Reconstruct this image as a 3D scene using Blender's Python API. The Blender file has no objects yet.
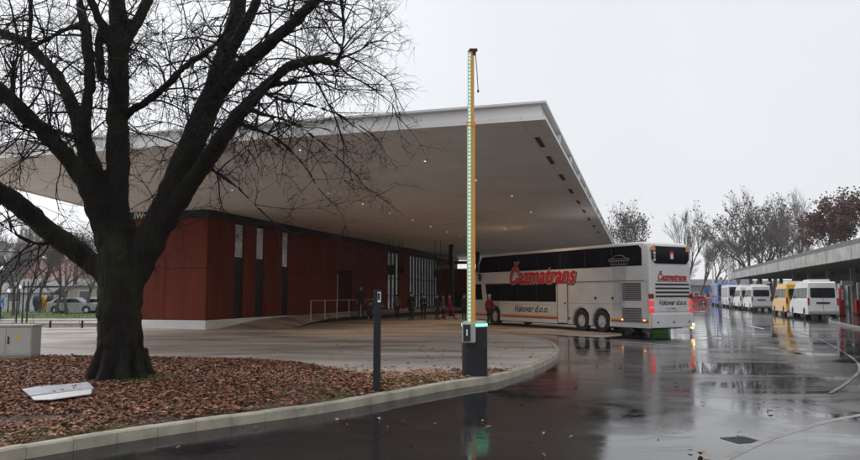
import bpy, bmesh, math, random
from mathutils import Vector, Matrix, Quaternion
from mathutils.geometry import tessellate_polygon
random.seed(7)
S = bpy.context.scene
COL = S.collection
PI = math.pi
F = 700.0; CX = 430.0; CY = 230.0
PITCH = math.atan(64/700.0)
CAMZ = 1.75
CAM = Vector((0, 0, CAMZ))

# ------------------------------------------------------------------ measuring helpers (photo point -> real place)
def ray(px, py):
    x, y, z = (px-CX), F, (CY-py)
    c, s = math.cos(PITCH), math.sin(PITCH)
    return Vector((x, y*c - z*s, y*s + z*c))
def zp(px, py, z=0.0):
    d = ray(px, py); t = (z-CAMZ)/d.z
    return CAM + d*t
def at(px, py, Y):
    d = ray(px, py); return CAM + d*(Y/d.y)
def plane_hit(px, py, p0, u):
    """vertical plane through p0 with horizontal unit u: returns (distance along u, z)"""
    d = ray(px, py); n = Vector((-u.y, u.x, 0))
    t = (p0-CAM).dot(n)/d.dot(n)
    h = CAM + d*t
    return (h-p0).dot(u), h.z

# ------------------------------------------------------------------ materials
def new_mat(name):
    m = bpy.data.materials.new(name); m.use_nodes = True
    nt = m.node_tree; b = nt.nodes['Principled BSDF']
    return m, nt, b
def ramp(nt, fac, stops):
    r = nt.nodes.new('ShaderNodeValToRGB')
    e = r.color_ramp.elements
    while len(e) < len(stops): e.new(0.5)
    for el, (p, c) in zip(e, stops):
        el.position = p; el.color = (c[0], c[1], c[2], 1) if isinstance(c, (tuple, list)) else (c, c, c, 1)
    nt.links.new(fac, r.inputs['Fac']); return r
def noise(nt, scale, detail=4, rough=0.6, vec=None, dist=0.0):
    n = nt.nodes.new('ShaderNodeTexNoise')
    n.inputs['Scale'].default_value = scale; n.inputs['Detail'].default_value = detail
    n.inputs['Roughness'].default_value = rough; n.inputs['Distortion'].default_value = dist
    if vec is not None: nt.links.new(vec, n.inputs['Vector'])
    return n
def pos(nt, scale=(1, 1, 1)):
    g = nt.nodes.new('ShaderNodeNewGeometry')
    mp = nt.nodes.new('ShaderNodeMapping'); mp.inputs['Scale'].default_value = scale
    nt.links.new(g.outputs['Position'], mp.inputs['Vector'])
    return mp.outputs['Vector']
def objc(nt, scale=(1, 1, 1)):
    g = nt.nodes.new('ShaderNodeTexCoord')
    mp = nt.nodes.new('ShaderNodeMapping'); mp.inputs['Scale'].default_value = scale
    nt.links.new(g.outputs['Object'], mp.inputs['Vector'])
    return mp.outputs['Vector']
def bump(nt, b, h, strength=0.3, dist=0.02):
    bp = nt.nodes.new('ShaderNodeBump'); bp.inputs['Strength'].default_value = strength
    bp.inputs['Distance'].default_value = dist
    nt.links.new(h, bp.inputs['Height']); nt.links.new(bp.outputs['Normal'], b.inputs['Normal'])
    return bp
def mixc(nt, fac, a, b_, mode='MIX'):
    m = nt.nodes.new('ShaderNodeMix'); m.data_type = 'RGBA'; m.blend_type = mode
    if hasattr(fac, 'links') or hasattr(fac, 'is_output'): nt.links.new(fac, m.inputs['Factor'])
    else: m.inputs['Factor'].default_value = fac
    for v, i in ((a, 6), (b_, 7)):
        if isinstance(v, (tuple, list)): m.inputs[i].default_value = (v[0], v[1], v[2], 1)
        else: nt.links.new(v, m.inputs[i])
    return m.outputs[2]
def basic(name, col, rough=0.5, metal=0.0, var=0.15, scale=3.0, emit=None, estr=0, spec=None, bumps=0.0, coat=0.0, local=False):
    m, nt, b = new_mat(name)
    v = objc(nt) if local else pos(nt)
    n = noise(nt, scale, 5, 0.65, v)
    r = ramp(nt, n.outputs['Fac'], [(0.3, tuple(c*(1-var) for c in col)), (0.7, tuple(min(1, c*(1+var)) for c in col))])
    nt.links.new(r.outputs['Color'], b.inputs['Base Color'])
    b.inputs['Roughness'].default_value = rough; b.inputs['Metallic'].default_value = metal
    if spec is not None: b.inputs['Specular IOR Level'].default_value = spec
    if coat: b.inputs['Coat Weight'].default_value = coat; b.inputs['Coat Roughness'].default_value = 0.05
    if bumps:
        n2 = noise(nt, scale*8, 4, 0.7, v); bump(nt, b, n2.outputs['Fac'], bumps, 0.02)
    if emit: b.inputs['Emission Color'].default_value = (*emit, 1); b.inputs['Emission Strength'].default_value = estr
    return m
M = {}
def wet_asphalt(name, c0, c1, lo=0.06, hi=0.3):
    m, nt, b = new_mat(name)
    v = pos(nt)
    fine = noise(nt, 70, 3, 0.75, v); agg = noise(nt, 190, 2, 0.6, v); mid = noise(nt, 1.3, 5, 0.6, v, 0.4)
    streak = noise(nt, 0.30, 7, 0.68, pos(nt, (0.75, 1.5, 1)), 1.2)
    cr = ramp(nt, fine.outputs['Fac'], [(0.33, c0), (0.55, c1), (0.72, tuple(2.2*c for c in c1))])
    c2 = mixc(nt, 0.7, cr.outputs['Color'], ramp(nt, mid.outputs['Fac'], [(0.3, (0.55,)*3), (0.7, (1.35,)*3)]).outputs['Color'], 'MULTIPLY')
    # hairline cracks and sealed joints
    vo = nt.nodes.new('ShaderNodeTexVoronoi'); vo.feature = 'DISTANCE_TO_EDGE'; vo.inputs['Scale'].default_value = 0.22
    wn = noise(nt, 1.5, 4, 0.6, v); mv = nt.nodes.new('ShaderNodeVectorMath'); mv.operation = 'MULTIPLY_ADD'
    nt.links.new(wn.outputs['Color'], mv.inputs[0]); mv.inputs[1].default_value = (1.2, 1.2, 0); nt.links.new(v, mv.inputs[2])
    nt.links.new(mv.outputs[0], vo.inputs['Vector'])
    ck = ramp(nt, vo.outputs['Distance'], [(0.0, (0.35,)*3), (0.004, (1,)*3)])
    c3 = mixc(nt, 1.0, c2, ck.outputs['Color'], 'MULTIPLY')
    nt.links.new(c3, b.inputs['Base Color'])
    rr = ramp(nt, streak.outputs['Fac'], [(0.40, lo), (0.48, (lo+hi)*0.4), (0.56, hi), (0.66, hi*1.7)])
    nt.links.new(rr.outputs['Color'], b.inputs['Roughness'])
    def math_(op, a_, b2, c_=None):
        n_ = nt.nodes.new('ShaderNodeMath'); n_.operation = op
        for i_, q_ in enumerate((a_, b2, c_)):
            if q_ is None: continue
            if isinstance(q_, (int, float)): n_.inputs[i_].default_value = q_
            else: nt.links.new(q_, n_.inputs[i_])
        return n_.outputs[0]
    dryness = ramp(nt, streak.outputs['Fac'], [(0.42, 0.02), (0.62, 1.0)]).outputs['Color']
    g1 = math_('MULTIPLY', math_('ADD', fine.outputs['Fac'], math_('MULTIPLY', agg.outputs['Fac'], 0.5)), dryness)
    wv = noise(nt, 3.0, 3, 0.5, pos(nt, (0.8, 1.6, 1)), 0.3)
    hgt = math_('MULTIPLY_ADD', wv.outputs['Fac'], 0.20, math_('MULTIPLY', g1, 0.20))
    bump(nt, b, hgt, 0.30, 0.012)
    b.inputs['IOR'].default_value = 1.5
    # specular level rises to the right, lower on the left lane
    sx = nt.nodes.new('ShaderNodeSeparateXYZ'); nt.links.new(v, sx.inputs[0])
    wet = nt.nodes.new('ShaderNodeMapRange'); wet.inputs['From Min'].default_value = 0.0; wet.inputs['From Max'].default_value = 3.0
    wet.inputs['To Min'].default_value = 0.09; wet.inputs['To Max'].default_value = 0.85
    nt.links.new(math_('ADD', sx.outputs['X'], math_('MULTIPLY', math_('SUBTRACT', streak.outputs['Fac'], 0.5), 6.0)), wet.inputs['Value'])
    nt.links.new(wet.outputs[0], b.inputs['Specular IOR Level'])
    return m
M['asphalt'] = wet_asphalt('wet_asphalt', (0.007, 0.007, 0.0085), (0.021, 0.021, 0.023), 0.02, 0.10)
M['asphalt2'] = wet_asphalt('wet_asphalt_patch', (0.018, 0.018, 0.02), (0.045, 0.045, 0.048), 0.04, 0.14)
M['pavement'] = wet_asphalt('wet_pavement', (0.05, 0.05, 0.05), (0.11, 0.108, 0.105), 0.12, 0.35)
# plaza: warm concrete asphalt, damp under the roof, wet in the open
def plaza_mat():
    m, nt, b = new_mat('plaza_paving')
    v = pos(nt)
    fine = noise(nt, 40, 3, 0.7, v); big = noise(nt, 0.5, 5, 0.6, pos(nt, (0.5, 1.6, 1)), 0.6); big2 = noise(nt, 0.22, 5, 0.6, pos(nt, (0.35, 1.8, 1)), 0.4)
    cr = ramp(nt, fine.outputs['Fac'], [(0.3, (0.36, 0.315, 0.275)), (0.7, (0.55, 0.485, 0.43))])
    c = mixc(nt, 0.9, cr.outputs['Color'], ramp(nt, big.outputs['Fac'], [(0.34, (0.42,)*3), (0.52, (0.95,)*3), (0.7, (1.35,)*3)]).outputs['Color'], 'MULTIPLY')
    nt.links.new(c, b.inputs['Base Color'])
    sx = nt.nodes.new('ShaderNodeSeparateXYZ'); nt.links.new(v, sx.inputs[0])
    mr = nt.nodes.new('ShaderNodeMapRange'); mr.inputs['From Min'].default_value = -14; mr.inputs['From Max'].default_value = -6
    mr.inputs['To Min'].default_value = 0.0; mr.inputs['To Max'].default_value = 0.30
    nt.links.new(sx.outputs['X'], mr.inputs['Value'])
    ad = nt.nodes.new('ShaderNodeMath'); ad.operation = 'ADD'
    rr = ramp(nt, big2.outputs['Fac'], [(0.38, 0.10), (0.62, 0.5)])
    nt.links.new(rr.outputs['Color'], ad.inputs[0]); nt.links.new(mr.outputs[0], ad.inputs[1])
    nt.links.new(ad.outputs[0], b.inputs['Roughness'])
    bump(nt, b, fine.outputs['Fac'], 0.15, 0.01)
    return m
M['plaza'] = plaza_mat()
M['concrete'] = basic('kerb_concrete', (0.38, 0.345, 0.275), 0.75, var=0.3, scale=2.5, bumps=0.25)
M['concrete_dark'] = basic('fascia_concrete', (0.38, 0.375, 0.36), 0.8, var=0.3, scale=0.8, bumps=0.15)
M['concrete_wet'] = basic('worn_wet_concrete', (0.20, 0.195, 0.18), 0.4, var=0.4, scale=4, bumps=0.3)
M['soil'] = basic('soil', (0.085, 0.055, 0.035), 0.9, var=0.5, scale=3, bumps=0.6)
M['gravel'] = basic('gravel_soil', (0.16, 0.13, 0.10), 0.85, var=0.45, scale=9, bumps=0.8)
M['moss'] = basic('moss', (0.10, 0.12, 0.028), 0.95, var=0.4, scale=12, bumps=0.8)
M['lawn'] = basic('lawn', (0.07, 0.12, 0.025), 0.95, var=0.45, scale=1.2, bumps=0.6)
M['grass'] = basic('grass_blades', (0.09, 0.16, 0.03), 0.8, var=0.4, scale=2)
M['leaf1'] = basic('leaf_russet', (0.235, 0.088, 0.042), 0.6, var=0.5, scale=6)
M['leaf2'] = basic('leaf_dark', (0.085, 0.04, 0.026), 0.6, var=0.5, scale=6)
M['leaf3'] = basic('leaf_tan', (0.36, 0.185, 0.115), 0.6, var=0.4, scale=6)
M['white'] = basic('white_painted_metal', (0.80, 0.80, 0.80), 0.35, var=0.04, scale=0.6)
M['white_wall'] = basic('white_plinth_paint', (0.72, 0.72, 0.70), 0.6, var=0.1, scale=1.5)
M['black'] = basic('black_rubber', (0.02, 0.02, 0.02), 0.6, var=0.2)
M['tyre'] = basic('tyre_rubber', (0.025, 0.025, 0.025), 0.75, var=0.3, scale=10)
M['dark_metal'] = basic('anthracite_metal', (0.016, 0.018, 0.021), 0.5, metal=0.0, spec=0.3, var=0.15)
M['rail'] = basic('galvanised_rail', (0.5, 0.5, 0.5), 0.5)
M['grey_metal'] = basic('grey_metal', (0.3, 0.3, 0.31), 0.4, metal=0.7, var=0.2)
M['alu'] = basic('wheel_alloy', (0.72, 0.72, 0.72), 0.35, metal=0.3, var=0.15)
M['glass_dark'] = basic('dark_glass', (0.006, 0.007, 0.010), 0.06, var=0.3, coat=0.5)
M['glass_bus'] = basic('bus_window_glass', (0.008, 0.008, 0.012), 0.12, var=0.5, scale=6, spec=0.35)
M['slit_glass'] = basic('slit_glass', (0.008, 0.009, 0.012), 0.35, var=0.5, scale=2, spec=0.15)
M['daylight_glow'] = basic('daylight_glow_panes', (0.6, 0.62, 0.66), 0.3, var=0.45, scale=1.2, emit=(0.85, 0.92, 1.0), estr=0.04)  # weak emission and pale tone stand in for daylight through the glass
M['glass_van'] = basic('tinted_van_glass', (0.008, 0.009, 0.012), 0.25, var=0.5, scale=3, spec=0.2)
M['pane'] = basic('pale_pane', (0.55, 0.60, 0.66), 0.15, var=0.5, scale=1.7)  # pale colour stands in for sky light in the slit window tops
M['yellow'] = basic('yellow_paint', (0.80, 0.42, 0.03), 0.35, var=0.06, coat=0.3)
M['blue'] = basic('blue_paint', (0.06, 0.17, 0.50), 0.35, var=0.1, coat=0.3)
M['red'] = basic('red_paint', (0.50, 0.03, 0.03), 0.4, var=0.1)
M['orange'] = basic('orange_paint', (0.80, 0.37, 0.06), 0.45, var=0.05)
M['orange_lens'] = basic('orange_lens', (0.70, 0.30, 0.16), 0.25, var=0.1)
M['red_lens'] = basic('red_lens', (0.30, 0.01, 0.01), 0.2, var=0.2)
M['red_lit'] = basic('red_lamp_lit', (0.6, 0.02, 0.02), 0.3, emit=(1.0, 0.07, 0.06), estr=0.55)
M['amber_lit'] = basic('amber_lamp_lit', (0.8, 0.4, 0.1), 0.3, emit=(1.0, 0.5, 0.15), estr=6.0)
M['amber_soft'] = basic('side_marker_lit', (0.8, 0.4, 0.1), 0.3, emit=(1.0, 0.5, 0.25), estr=2.5)
M['led'] = basic('led_strip_lit', (0.50, 0.66, 0.58), 0.4, emit=(0.42, 0.9, 0.68), estr=0.12)
M['led_dot'] = basic('led_dot', (0.25, 0.4, 0.33), 0.4, emit=(0.75, 1.0, 0.88), estr=0.8)
M['led_green'] = basic('led_ring_lit', (0.2, 0.8, 0.5), 0.4, emit=(0.2, 1.0, 0.55), estr=2.2)
M['led_top'] = basic('led_lid', (0.30, 0.42, 0.38), 0.35, emit=(0.2, 0.7, 0.45), estr=0.04)
M['downlight'] = basic('downlight_lit', (0.9, 0.9, 0.85), 0.4, emit=(1.0, 0.92, 0.8), estr=1.0)
M['lamp_white'] = basic('white_lamp_lit', (0.9, 0.9, 0.9), 0.4, emit=(1.0, 0.97, 0.9), estr=0.45)
M['screen'] = basic('screen_lit', (0.3, 0.4, 0.45), 0.3, emit=(0.6, 0.85, 0.95), estr=0.3)
M['skin'] = basic('skin', (0.45, 0.28, 0.21), 0.55, var=0.08)
M['black_cloth'] = basic('black_cloth', (0.02, 0.02, 0.025), 0.9, var=0.3)
M['navy_cloth'] = basic('navy_cloth', (0.02, 0.025, 0.05), 0.9, var=0.3)
M['brown_cloth'] = basic('brown_cloth', (0.17, 0.11, 0.08), 0.9, var=0.3)
M['red_cloth'] = basic('red_cloth', (0.20, 0.014, 0.022), 0.85, var=0.2)
M['grey_cloth'] = basic('grey_cloth', (0.16, 0.16, 0.18), 0.9, var=0.2)
M['pale_cloth'] = basic('pale_cloth', (0.5, 0.5, 0.55), 0.9, var=0.1)
M['hair'] = basic('dark_hair', (0.02, 0.014, 0.01), 0.8, var=0.2)
M['cab_grey'] = basic('cabinet_grey', (0.42, 0.415, 0.39), 0.55, var=0.08, scale=2)
M['shiny_sheet'] = basic('zinc_sheet', (0.62, 0.64, 0.68), 0.35, metal=0.4, var=0.2, scale=4, bumps=0.15)
M['twig_far'] = basic('far_twigs', (0.14, 0.122, 0.115), 0.9, var=0.3)  # paler than the near twigs, distance haze put into the colour
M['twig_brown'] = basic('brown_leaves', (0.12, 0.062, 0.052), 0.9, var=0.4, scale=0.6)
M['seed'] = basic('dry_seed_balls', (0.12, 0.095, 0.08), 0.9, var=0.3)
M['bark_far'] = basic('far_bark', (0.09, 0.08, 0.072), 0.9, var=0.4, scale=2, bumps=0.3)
M['plaster'] = basic('cream_plaster', (0.48, 0.42, 0.34), 0.85, var=0.15, scale=0.7)
M['plaster_grey'] = basic('grey_plaster', (0.22, 0.20, 0.20), 0.85, var=0.2, scale=0.5)
M['white_plaster'] = basic('white_plaster', (0.6, 0.6, 0.6), 0.85, var=0.15, scale=0.7)
M['roof_pink'] = basic('pink_roof_tiles', (0.34, 0.19, 0.17), 0.85, var=0.3, scale=3)
M['roof_grey'] = basic('grey_roof_sheet', (0.13, 0.13, 0.135), 0.6, var=0.2, scale=1.5)
M['near_black'] = basic('underbody', (0.015, 0.015, 0.015), 0.85, var=0.3)
M['paint_line'] = basic('worn_road_paint', (0.55, 0.55, 0.55), 0.5, var=0.35, scale=5)
M['vandirt'] = basic('white_van_paint', (0.72, 0.72, 0.72), 0.35, var=0.08, scale=1.2, coat=0.3)
M['bus_white'] = basic('bus_white_paint', (0.66, 0.655, 0.645), 0.35, var=0.09, scale=0.9, coat=0.3)
M['grille_grey'] = basic('grille_grey', (0.36, 0.36, 0.36), 0.6, var=0.1)
M['line_grey'] = basic('grey_print', (0.16, 0.16, 0.17), 0.6, var=0.1)
def bark():
    m, nt, b = new_mat('wet_bark')
    v = pos(nt, (1, 1, 0.25))
    n = noise(nt, 22, 6, 0.7, v, 0.5); n2 = noise(nt, 1.6, 4, 0.6, pos(nt)); 
    cr = ramp(nt, n.outputs['Fac'], [(0.35, (0.004, 0.0032, 0.003)), (0.7, (0.026, 0.020, 0.016))])
    g = ramp(nt, n2.outputs['Fac'], [(0.48, 0.0), (0.66, 0.75)])
    c = mixc(nt, g.outputs['Color'], cr.outputs['Color'], (0.030, 0.034, 0.009))
    nt.links.new(c, b.inputs['Base Color']); b.inputs['Roughness'].default_value = 0.7; b.inputs['Specular IOR Level'].default_value = 0.18
    bump(nt, b, n.outputs['Fac'], 1.0, 0.08)
    return m
M['bark'] = bark()
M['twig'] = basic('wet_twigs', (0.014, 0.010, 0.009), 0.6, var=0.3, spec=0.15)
def redwall():
    m, nt, b = new_mat('rust_red_panels')
    v = pos(nt); sx = nt.nodes.new('ShaderNodeSeparateXYZ'); nt.links.new(v, sx.inputs[0])
    n = noise(nt, 1.5, 6, 0.7, pos(nt, (1, 1, 0.14))); n2 = noise(nt, 14, 3, 0.6, v)
    cr = ramp(nt, n.outputs['Fac'], [(0.3, (0.085, 0.014, 0.006)), (0.7, (0.195, 0.032, 0.011))])
    c = mixc(nt, 0.5, cr.outputs['Color'], ramp(nt, n2.outputs['Fac'], [(0.3, (0.75,)*3), (0.7, (1.15,)*3)]).outputs['Color'], 'MULTIPLY')
    nt.links.new(c, b.inputs['Base Color']); b.inputs['Roughness'].default_value = 0.65; b.inputs['Specular IOR Level'].default_value = 0.2
    return m
M['redwall'] = redwall()
def soffit():
    m, nt, b = new_mat('soffit_boards')
    u = Vector((210, 703)).normalized()
    v = pos(nt)
    mp = nt.nodes.new('ShaderNodeMapping'); mp.inputs['Rotation'].default_value[2] = math.atan2(u.x, u.y)
    nt.links.new(v, mp.inputs['Vector'])
    br = nt.nodes.new('ShaderNodeTexBrick'); br.inputs['Scale'].default_value = 1.0
    br.inputs['Brick Width'].default_value = 2.5; br.inputs['Row Height'].default_value = 1.25
    br.inputs['Mortar Size'].default_value = 0.012; br.offset = 0.0
    br.inputs['Color1'].default_value = (0.78, 0.74, 0.70, 1); br.inputs['Color2'].default_value = (0.82, 0.78, 0.74, 1)
    br.inputs['Mortar'].default_value = (0.58, 0.55, 0.52, 1)
    nt.links.new(mp.outputs[0], br.inputs['Vector'])
    n = noise(nt, 0.6, 4, 0.6, v)
    c = mixc(nt, 0.5, br.outputs['Color'], ramp(nt, n.outputs['Fac'], [(0.3, (0.85,)*3), (0.7, (1.12,)*3)]).outputs['Color'], 'MULTIPLY')
    nt.links.new(c, b.inputs['Base Color']); b.inputs['Roughness'].default_value = 0.5
    return m
M['soffit'] = soffit()

# ------------------------------------------------------------------ mesh builder
class MB:
    def __init__(s): s.v = []; s.f = []; s.mi = []
    def add(s, vs, fs, mi=0):
        o = len(s.v); s.v += [tuple(p) for p in vs]
        for f in fs: s.f.append(tuple(i+o for i in f)); s.mi.append(mi)
    def box(s, c, d, rz=0.0, mi=0, rot=None):
        hx, hy, hz = d[0]/2, d[1]/2, d[2]/2
        R = rot if rot is not None else Matrix.Rotation(rz, 3, 'Z'); c = Vector(c)
        vs = [c + R @ Vector((x, y, z)) for z in (-hz, hz) for x, y in ((-hx, -hy), (hx, -hy), (hx, hy), (-hx, hy))]
        s.add(vs, [(3, 2, 1, 0), (4, 5, 6, 7), (0, 1, 5, 4), (1, 2, 6, 5), (2, 3, 7, 6), (3, 0, 4, 7)], mi)
        return s
    def tube(s, pts, rad, n=8, mi=0, cap=True):
        pts = [Vector(p) for p in pts]
        if not isinstance(rad, (list, tuple)): rad = [rad]*len(pts)
        o = len(s.v); prev = None
        for i, p in enumerate(pts):
            t = (pts[min(i+1, len(pts)-1)] - pts[max(i-1, 0)])
            if t.length < 1e-9: t = Vector((0, 0, 1))
            t.normalize()
            if prev is None:
                a = Vector((1, 0, 0)) if abs(t.x) < 0.8 else Vector((0, 1, 0))
                a = (a - t*a.dot(t)).normalized()
            else:
                a = prev - t*prev.dot(t)
                a = a.normalized() if a.length > 1e-6 else Vector((1, 0, 0))
            prev = a; b = t.cross(a)
            for k in range(n):
                an = 2*PI*k/n
                s.v.append(tuple(p + (a*math.cos(an)+b*math.sin(an))*rad[i]))
        for i in range(len(pts)-1):
            for k in range(n):
                s.f.append((o+i*n+k, o+i*n+(k+1) % n, o+(i+1)*n+(k+1) % n, o+(i+1)*n+k)); s.mi.append(mi)
        if cap:
            s.f.append(tuple(o+k for k in reversed(range(n)))); s.mi.append(mi)
            s.f.append(tuple(o+(len(pts)-1)*n+k for k in range(n))); s.mi.append(mi)
        return s
    def prism(s, poly, z0, z1, mi=0):
        n = len(poly)
        tri = tessellate_polygon([[Vector((p[0], p[1], 0)) for p in poly]])
        vs = [(p[0], p[1], z0) for p in poly] + [(p[0], p[1], z1) for p in poly]
        area = sum(poly[i][0]*poly[(i+1) % n][1]-poly[(i+1) % n][0]*poly[i][1] for i in range(n))
        fs = []
        for t in tri:
            a, b, c = [poly[i] for i in t]
            ccw = (b[0]-a[0])*(c[1]-a[1])-(b[1]-a[1])*(c[0]-a[0]) > 0
            up = t if ccw else tuple(reversed(t))
            fs.append(tuple(i+n for i in up)); fs.append(tuple(reversed(up)))
        for i in range(n):
            j = (i+1) % n
            q = (i, j, j+n, i+n); fs.append(q if area > 0 else tuple(reversed(q)))
        s.add(vs, fs, mi); return s
    def sheet(s, pts, mi=0):
        """pts: 3D points of a roughly level polygon"""
        pts = [Vector(p) for p in pts]
        tri = tessellate_polygon([[Vector((p.x, p.y, 0)) for p in pts]])
        fs = []
        for t in tri:
            a, b, c = [pts[i] for i in t]
            ccw = (b.x-a.x)*(c.y-a.y)-(b.y-a.y)*(c.x-a.x) > 0
            fs.append(t if ccw else tuple(reversed(t)))
        s.add(pts, fs, mi); return s
    def build(s, name, mats, parent=None, smooth=False, bevel=0.0):
        me = bpy.data.meshes.new(name); me.from_pydata(s.v, [], s.f)
        if not isinstance(mats, (list, tuple)): mats = [mats]
        for m in mats: me.materials.append(M[m] if isinstance(m, str) else m)
        me.polygons.foreach_set('material_index', s.mi)
        if smooth: me.polygons.foreach_set('use_smooth', [True]*len(me.polygons))
        me.update()
        o = bpy.data.objects.new(name, me); COL.objects.link(o)
        if parent: o.parent = parent
        if bevel:
            bm = bmesh.new(); bm.from_mesh(me)
            bmesh.ops.bevel(bm, geom=[e for e in bm.edges if len(e.link_faces) == 2 and e.calc_face_angle(0) > 0.6], offset=bevel, segments=2, affect='EDGES', profile=0.6)
            bm.to_mesh(me); bm.free()
        return o
def tag(o, label=None, cat=None, group=None, kind=None):
    if label: o['label'] = label
    if cat: o['category'] = cat
    if group: o['group'] = group
    if kind: o['kind'] = kind
    return o
def thing(name, loc, rz, label, cat, group=None):
    o = bpy.data.objects.new(name, None); COL.objects.link(o)
    o.location = loc; o.rotation_euler = (0, 0, rz); o.empty_display_size = 0.3
    return tag(o, label, cat, group)
def copy_tree(o, parent=None, children=None):
    c = o.copy(); COL.objects.link(c)
    if parent: c.parent = parent
    for ch in [x for x in bpy.data.objects if x.parent == o]: copy_tree(ch, c)
    return c
def text_mesh(name, body, size, mat, parent, R, loc, thick=0.004, offset=0.0, shear=0.0, xs=1.0, align='CENTER'):
    cu = bpy.data.curves.new('txt', 'FONT'); cu.body = body; cu.size = size; cu.extrude = thick
    cu.offset = offset; cu.shear = shear; cu.align_x = align; cu.align_y = 'CENTER'; cu.resolution_u = 3
    ob = bpy.data.objects.new('txt', cu); COL.objects.link(ob)
    dg = bpy.context.evaluated_depsgraph_get(); dg.update()
    me = bpy.data.meshes.new_from_object(ob.evaluated_get(dg))
    bpy.data.objects.remove(ob); bpy.data.curves.remove(cu)
    me.transform(Matrix.Translation(loc) @ R.to_4x4() @ Matrix.Diagonal((xs, 1, 1, 1)))
    me.materials.clear(); me.materials.append(M[mat])
    o = bpy.data.objects.new(name, me); COL.objects.link(o); o.parent = parent
    return o
def rotcols(x, y, z):
    return Matrix((x, y, z)).transposed()
def struct(o): return tag(o, kind='structure')

# ------------------------------------------------------------------ camera, sky, light
cam = bpy.data.cameras.new('camera'); co = bpy.data.objects.new('camera', cam); COL.objects.link(co)
co.location = CAM; co.rotation_euler = (PI/2+PITCH, 0, 0)
cam.lens = 36*F/860; cam.sensor_width = 36; cam.clip_end = 3000; cam.clip_start = 0.05
S.camera = co
w = bpy.data.worlds.new('World'); S.world = w; w.use_nodes = True
nt = w.node_tree; bg = nt.nodes['Background']
sky = nt.nodes.new('ShaderNodeTexSky'); sky.sky_type = 'NISHITA'; sky.sun_disc = False
SUN_EL, SUN_AZ = math.radians(52), math.radians(-60)     # azimuth from +Y towards +X
sky.sun_elevation = SUN_EL; sky.sun_rotation = SUN_AZ
tc = nt.nodes.new('ShaderNodeTexCoord')
sxyz = nt.nodes.new('ShaderNodeSeparateXYZ'); nt.links.new(tc.outputs['Generated'], sxyz.inputs[0])
nz = noise(nt, 1.6, 4, 0.5, tc.outputs['Generated'])
# overcast cloud deck: slightly brighter towards the hidden sun on the left, softly mottled
mr = nt.nodes.new('ShaderNodeMapRange'); mr.inputs['From Min'].default_value = -0.6; mr.inputs['From Max'].default_value = 0.1
mr.inputs['To Min'].default_value = 12.5; mr.inputs['To Max'].default_value = 9.2
nt.links.new(sxyz.outputs['X'], mr.inputs['Value'])
mr2 = nt.nodes.new('ShaderNodeMapRange'); mr2.inputs['From Min'].default_value = 0.35; mr2.inputs['From Max'].default_value = 0.65
mr2.inputs['To Min'].default_value = 0.965; mr2.inputs['To Max'].default_value = 1.035
nt.links.new(nz.outputs['Fac'], mr2.inputs['Value'])
mu = nt.nodes.new('ShaderNodeMath'); mu.operation = 'MULTIPLY'
nt.links.new(mr.outputs[0], mu.inputs[0]); nt.links.new(mr2.outputs[0], mu.inputs[1])
vm = nt.nodes.new('ShaderNodeVectorMath'); vm.operation = 'SCALE'; vm.inputs[0].default_value = (0.965, 0.98, 1.01)
nt.links.new(mu.outputs[0], vm.inputs['Scale'])
cm = mixc(nt, 0.92, sky.outputs['Color'], vm.outputs[0])
nt.links.new(cm, bg.inputs['Color']); bg.inputs['Strength'].default_value = 0.1
sl = bpy.data.lights.new('sun', 'SUN'); sl.energy = 1.3; sl.angle = math.radians(25); sl.color = (1, 0.97, 0.93)
so = bpy.data.objects.new('sun', sl); COL.objects.link(so)
d = Vector((math.sin(SUN_AZ)*math.cos(SUN_EL), math.cos(SUN_AZ)*math.cos(SUN_EL), math.sin(SUN_EL)))
so.rotation_euler = d.to_track_quat('Z', 'Y').to_euler(); so.location = (0, 0, 30)
S.view_settings.view_transform = 'Standard'; S.view_settings.look = 'None'
S.view_settings.exposure = 0.0; S.view_settings.gamma = 1.0; S.view_settings.use_curve_mapping = False
S.render.engine = 'CYCLES'

# ------------------------------------------------------------------ frame of the place
U = Vector((210, 703, 0)).normalized()            # long axis of station, street and far canopy
V = Vector((U.y, -U.x, 0))                        # to the right of it
KH = 0.12                                         # kerb height
H = 5.7                                           # soffit height
P0 = zp(205, 332, 0.0); P0.z = 0                  # near corner of the red hall
A = zp(545, 118, H)                               # canopy corner
ROT_U = math.atan2(U.y, U.x)

# ------------------------------------------------------------------ ground
g = MB()
n = 24
for i in range(n):
    for j in range(n):
        x0 = -700+1400*i/n; y0 = -100+1400*j/n; a = 1400/n
        g.add([(x0, y0, 0), (x0+a, y0, 0), (x0+a, y0+a, 0), (x0, y0+a, 0)], [(0, 1, 2, 3)])
struct(g.build('ground', 'asphalt'))

kerb_px = [(-150, 492), (-60, 476), (0, 464), (85, 449), (152, 438), (220, 428), (285, 419), (340, 410.5), (399, 399.5), (455, 389), (497, 382), (530, 372), (551, 362.5), (559, 354.5), (554, 347), (537, 341), (512, 337), (488, 334.2), (462, 332.6), (444, 331.8)]
kerb = [zp(x, y, 0) for x, y in kerb_px]
def catmull(P, k=6):
    out = []
    for i in range(len(P)-1):
        p0 = P[max(i-1, 0)]; p1 = P[i]; p2 = P[i+1]; p3 = P[min(i+2, len(P)-1)]
        for j in range(k):
            t = j/k
            out.append(0.5*((2*p1)+(-p0+p2)*t+(2*p0-5*p1+4*p2-p3)*t*t+(-p0+3*p1-3*p2+p3)*t**3))
    out.append(P[-1].copy()); return out
def resample(P, step):
    out = [P[0].copy()]; acc = 0
    for i in range(len(P)-1):
        a, b = P[i], P[i+1]; L = (b-a).length
        if L < 1e-6: continue
        t = step-acc
        while t <= L:
            out.append(a+(b-a)*(t/L)); t += step
        acc = L-(t-step)
    return out
kerb_c = resample(catmull(kerb), 0.25)
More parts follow.
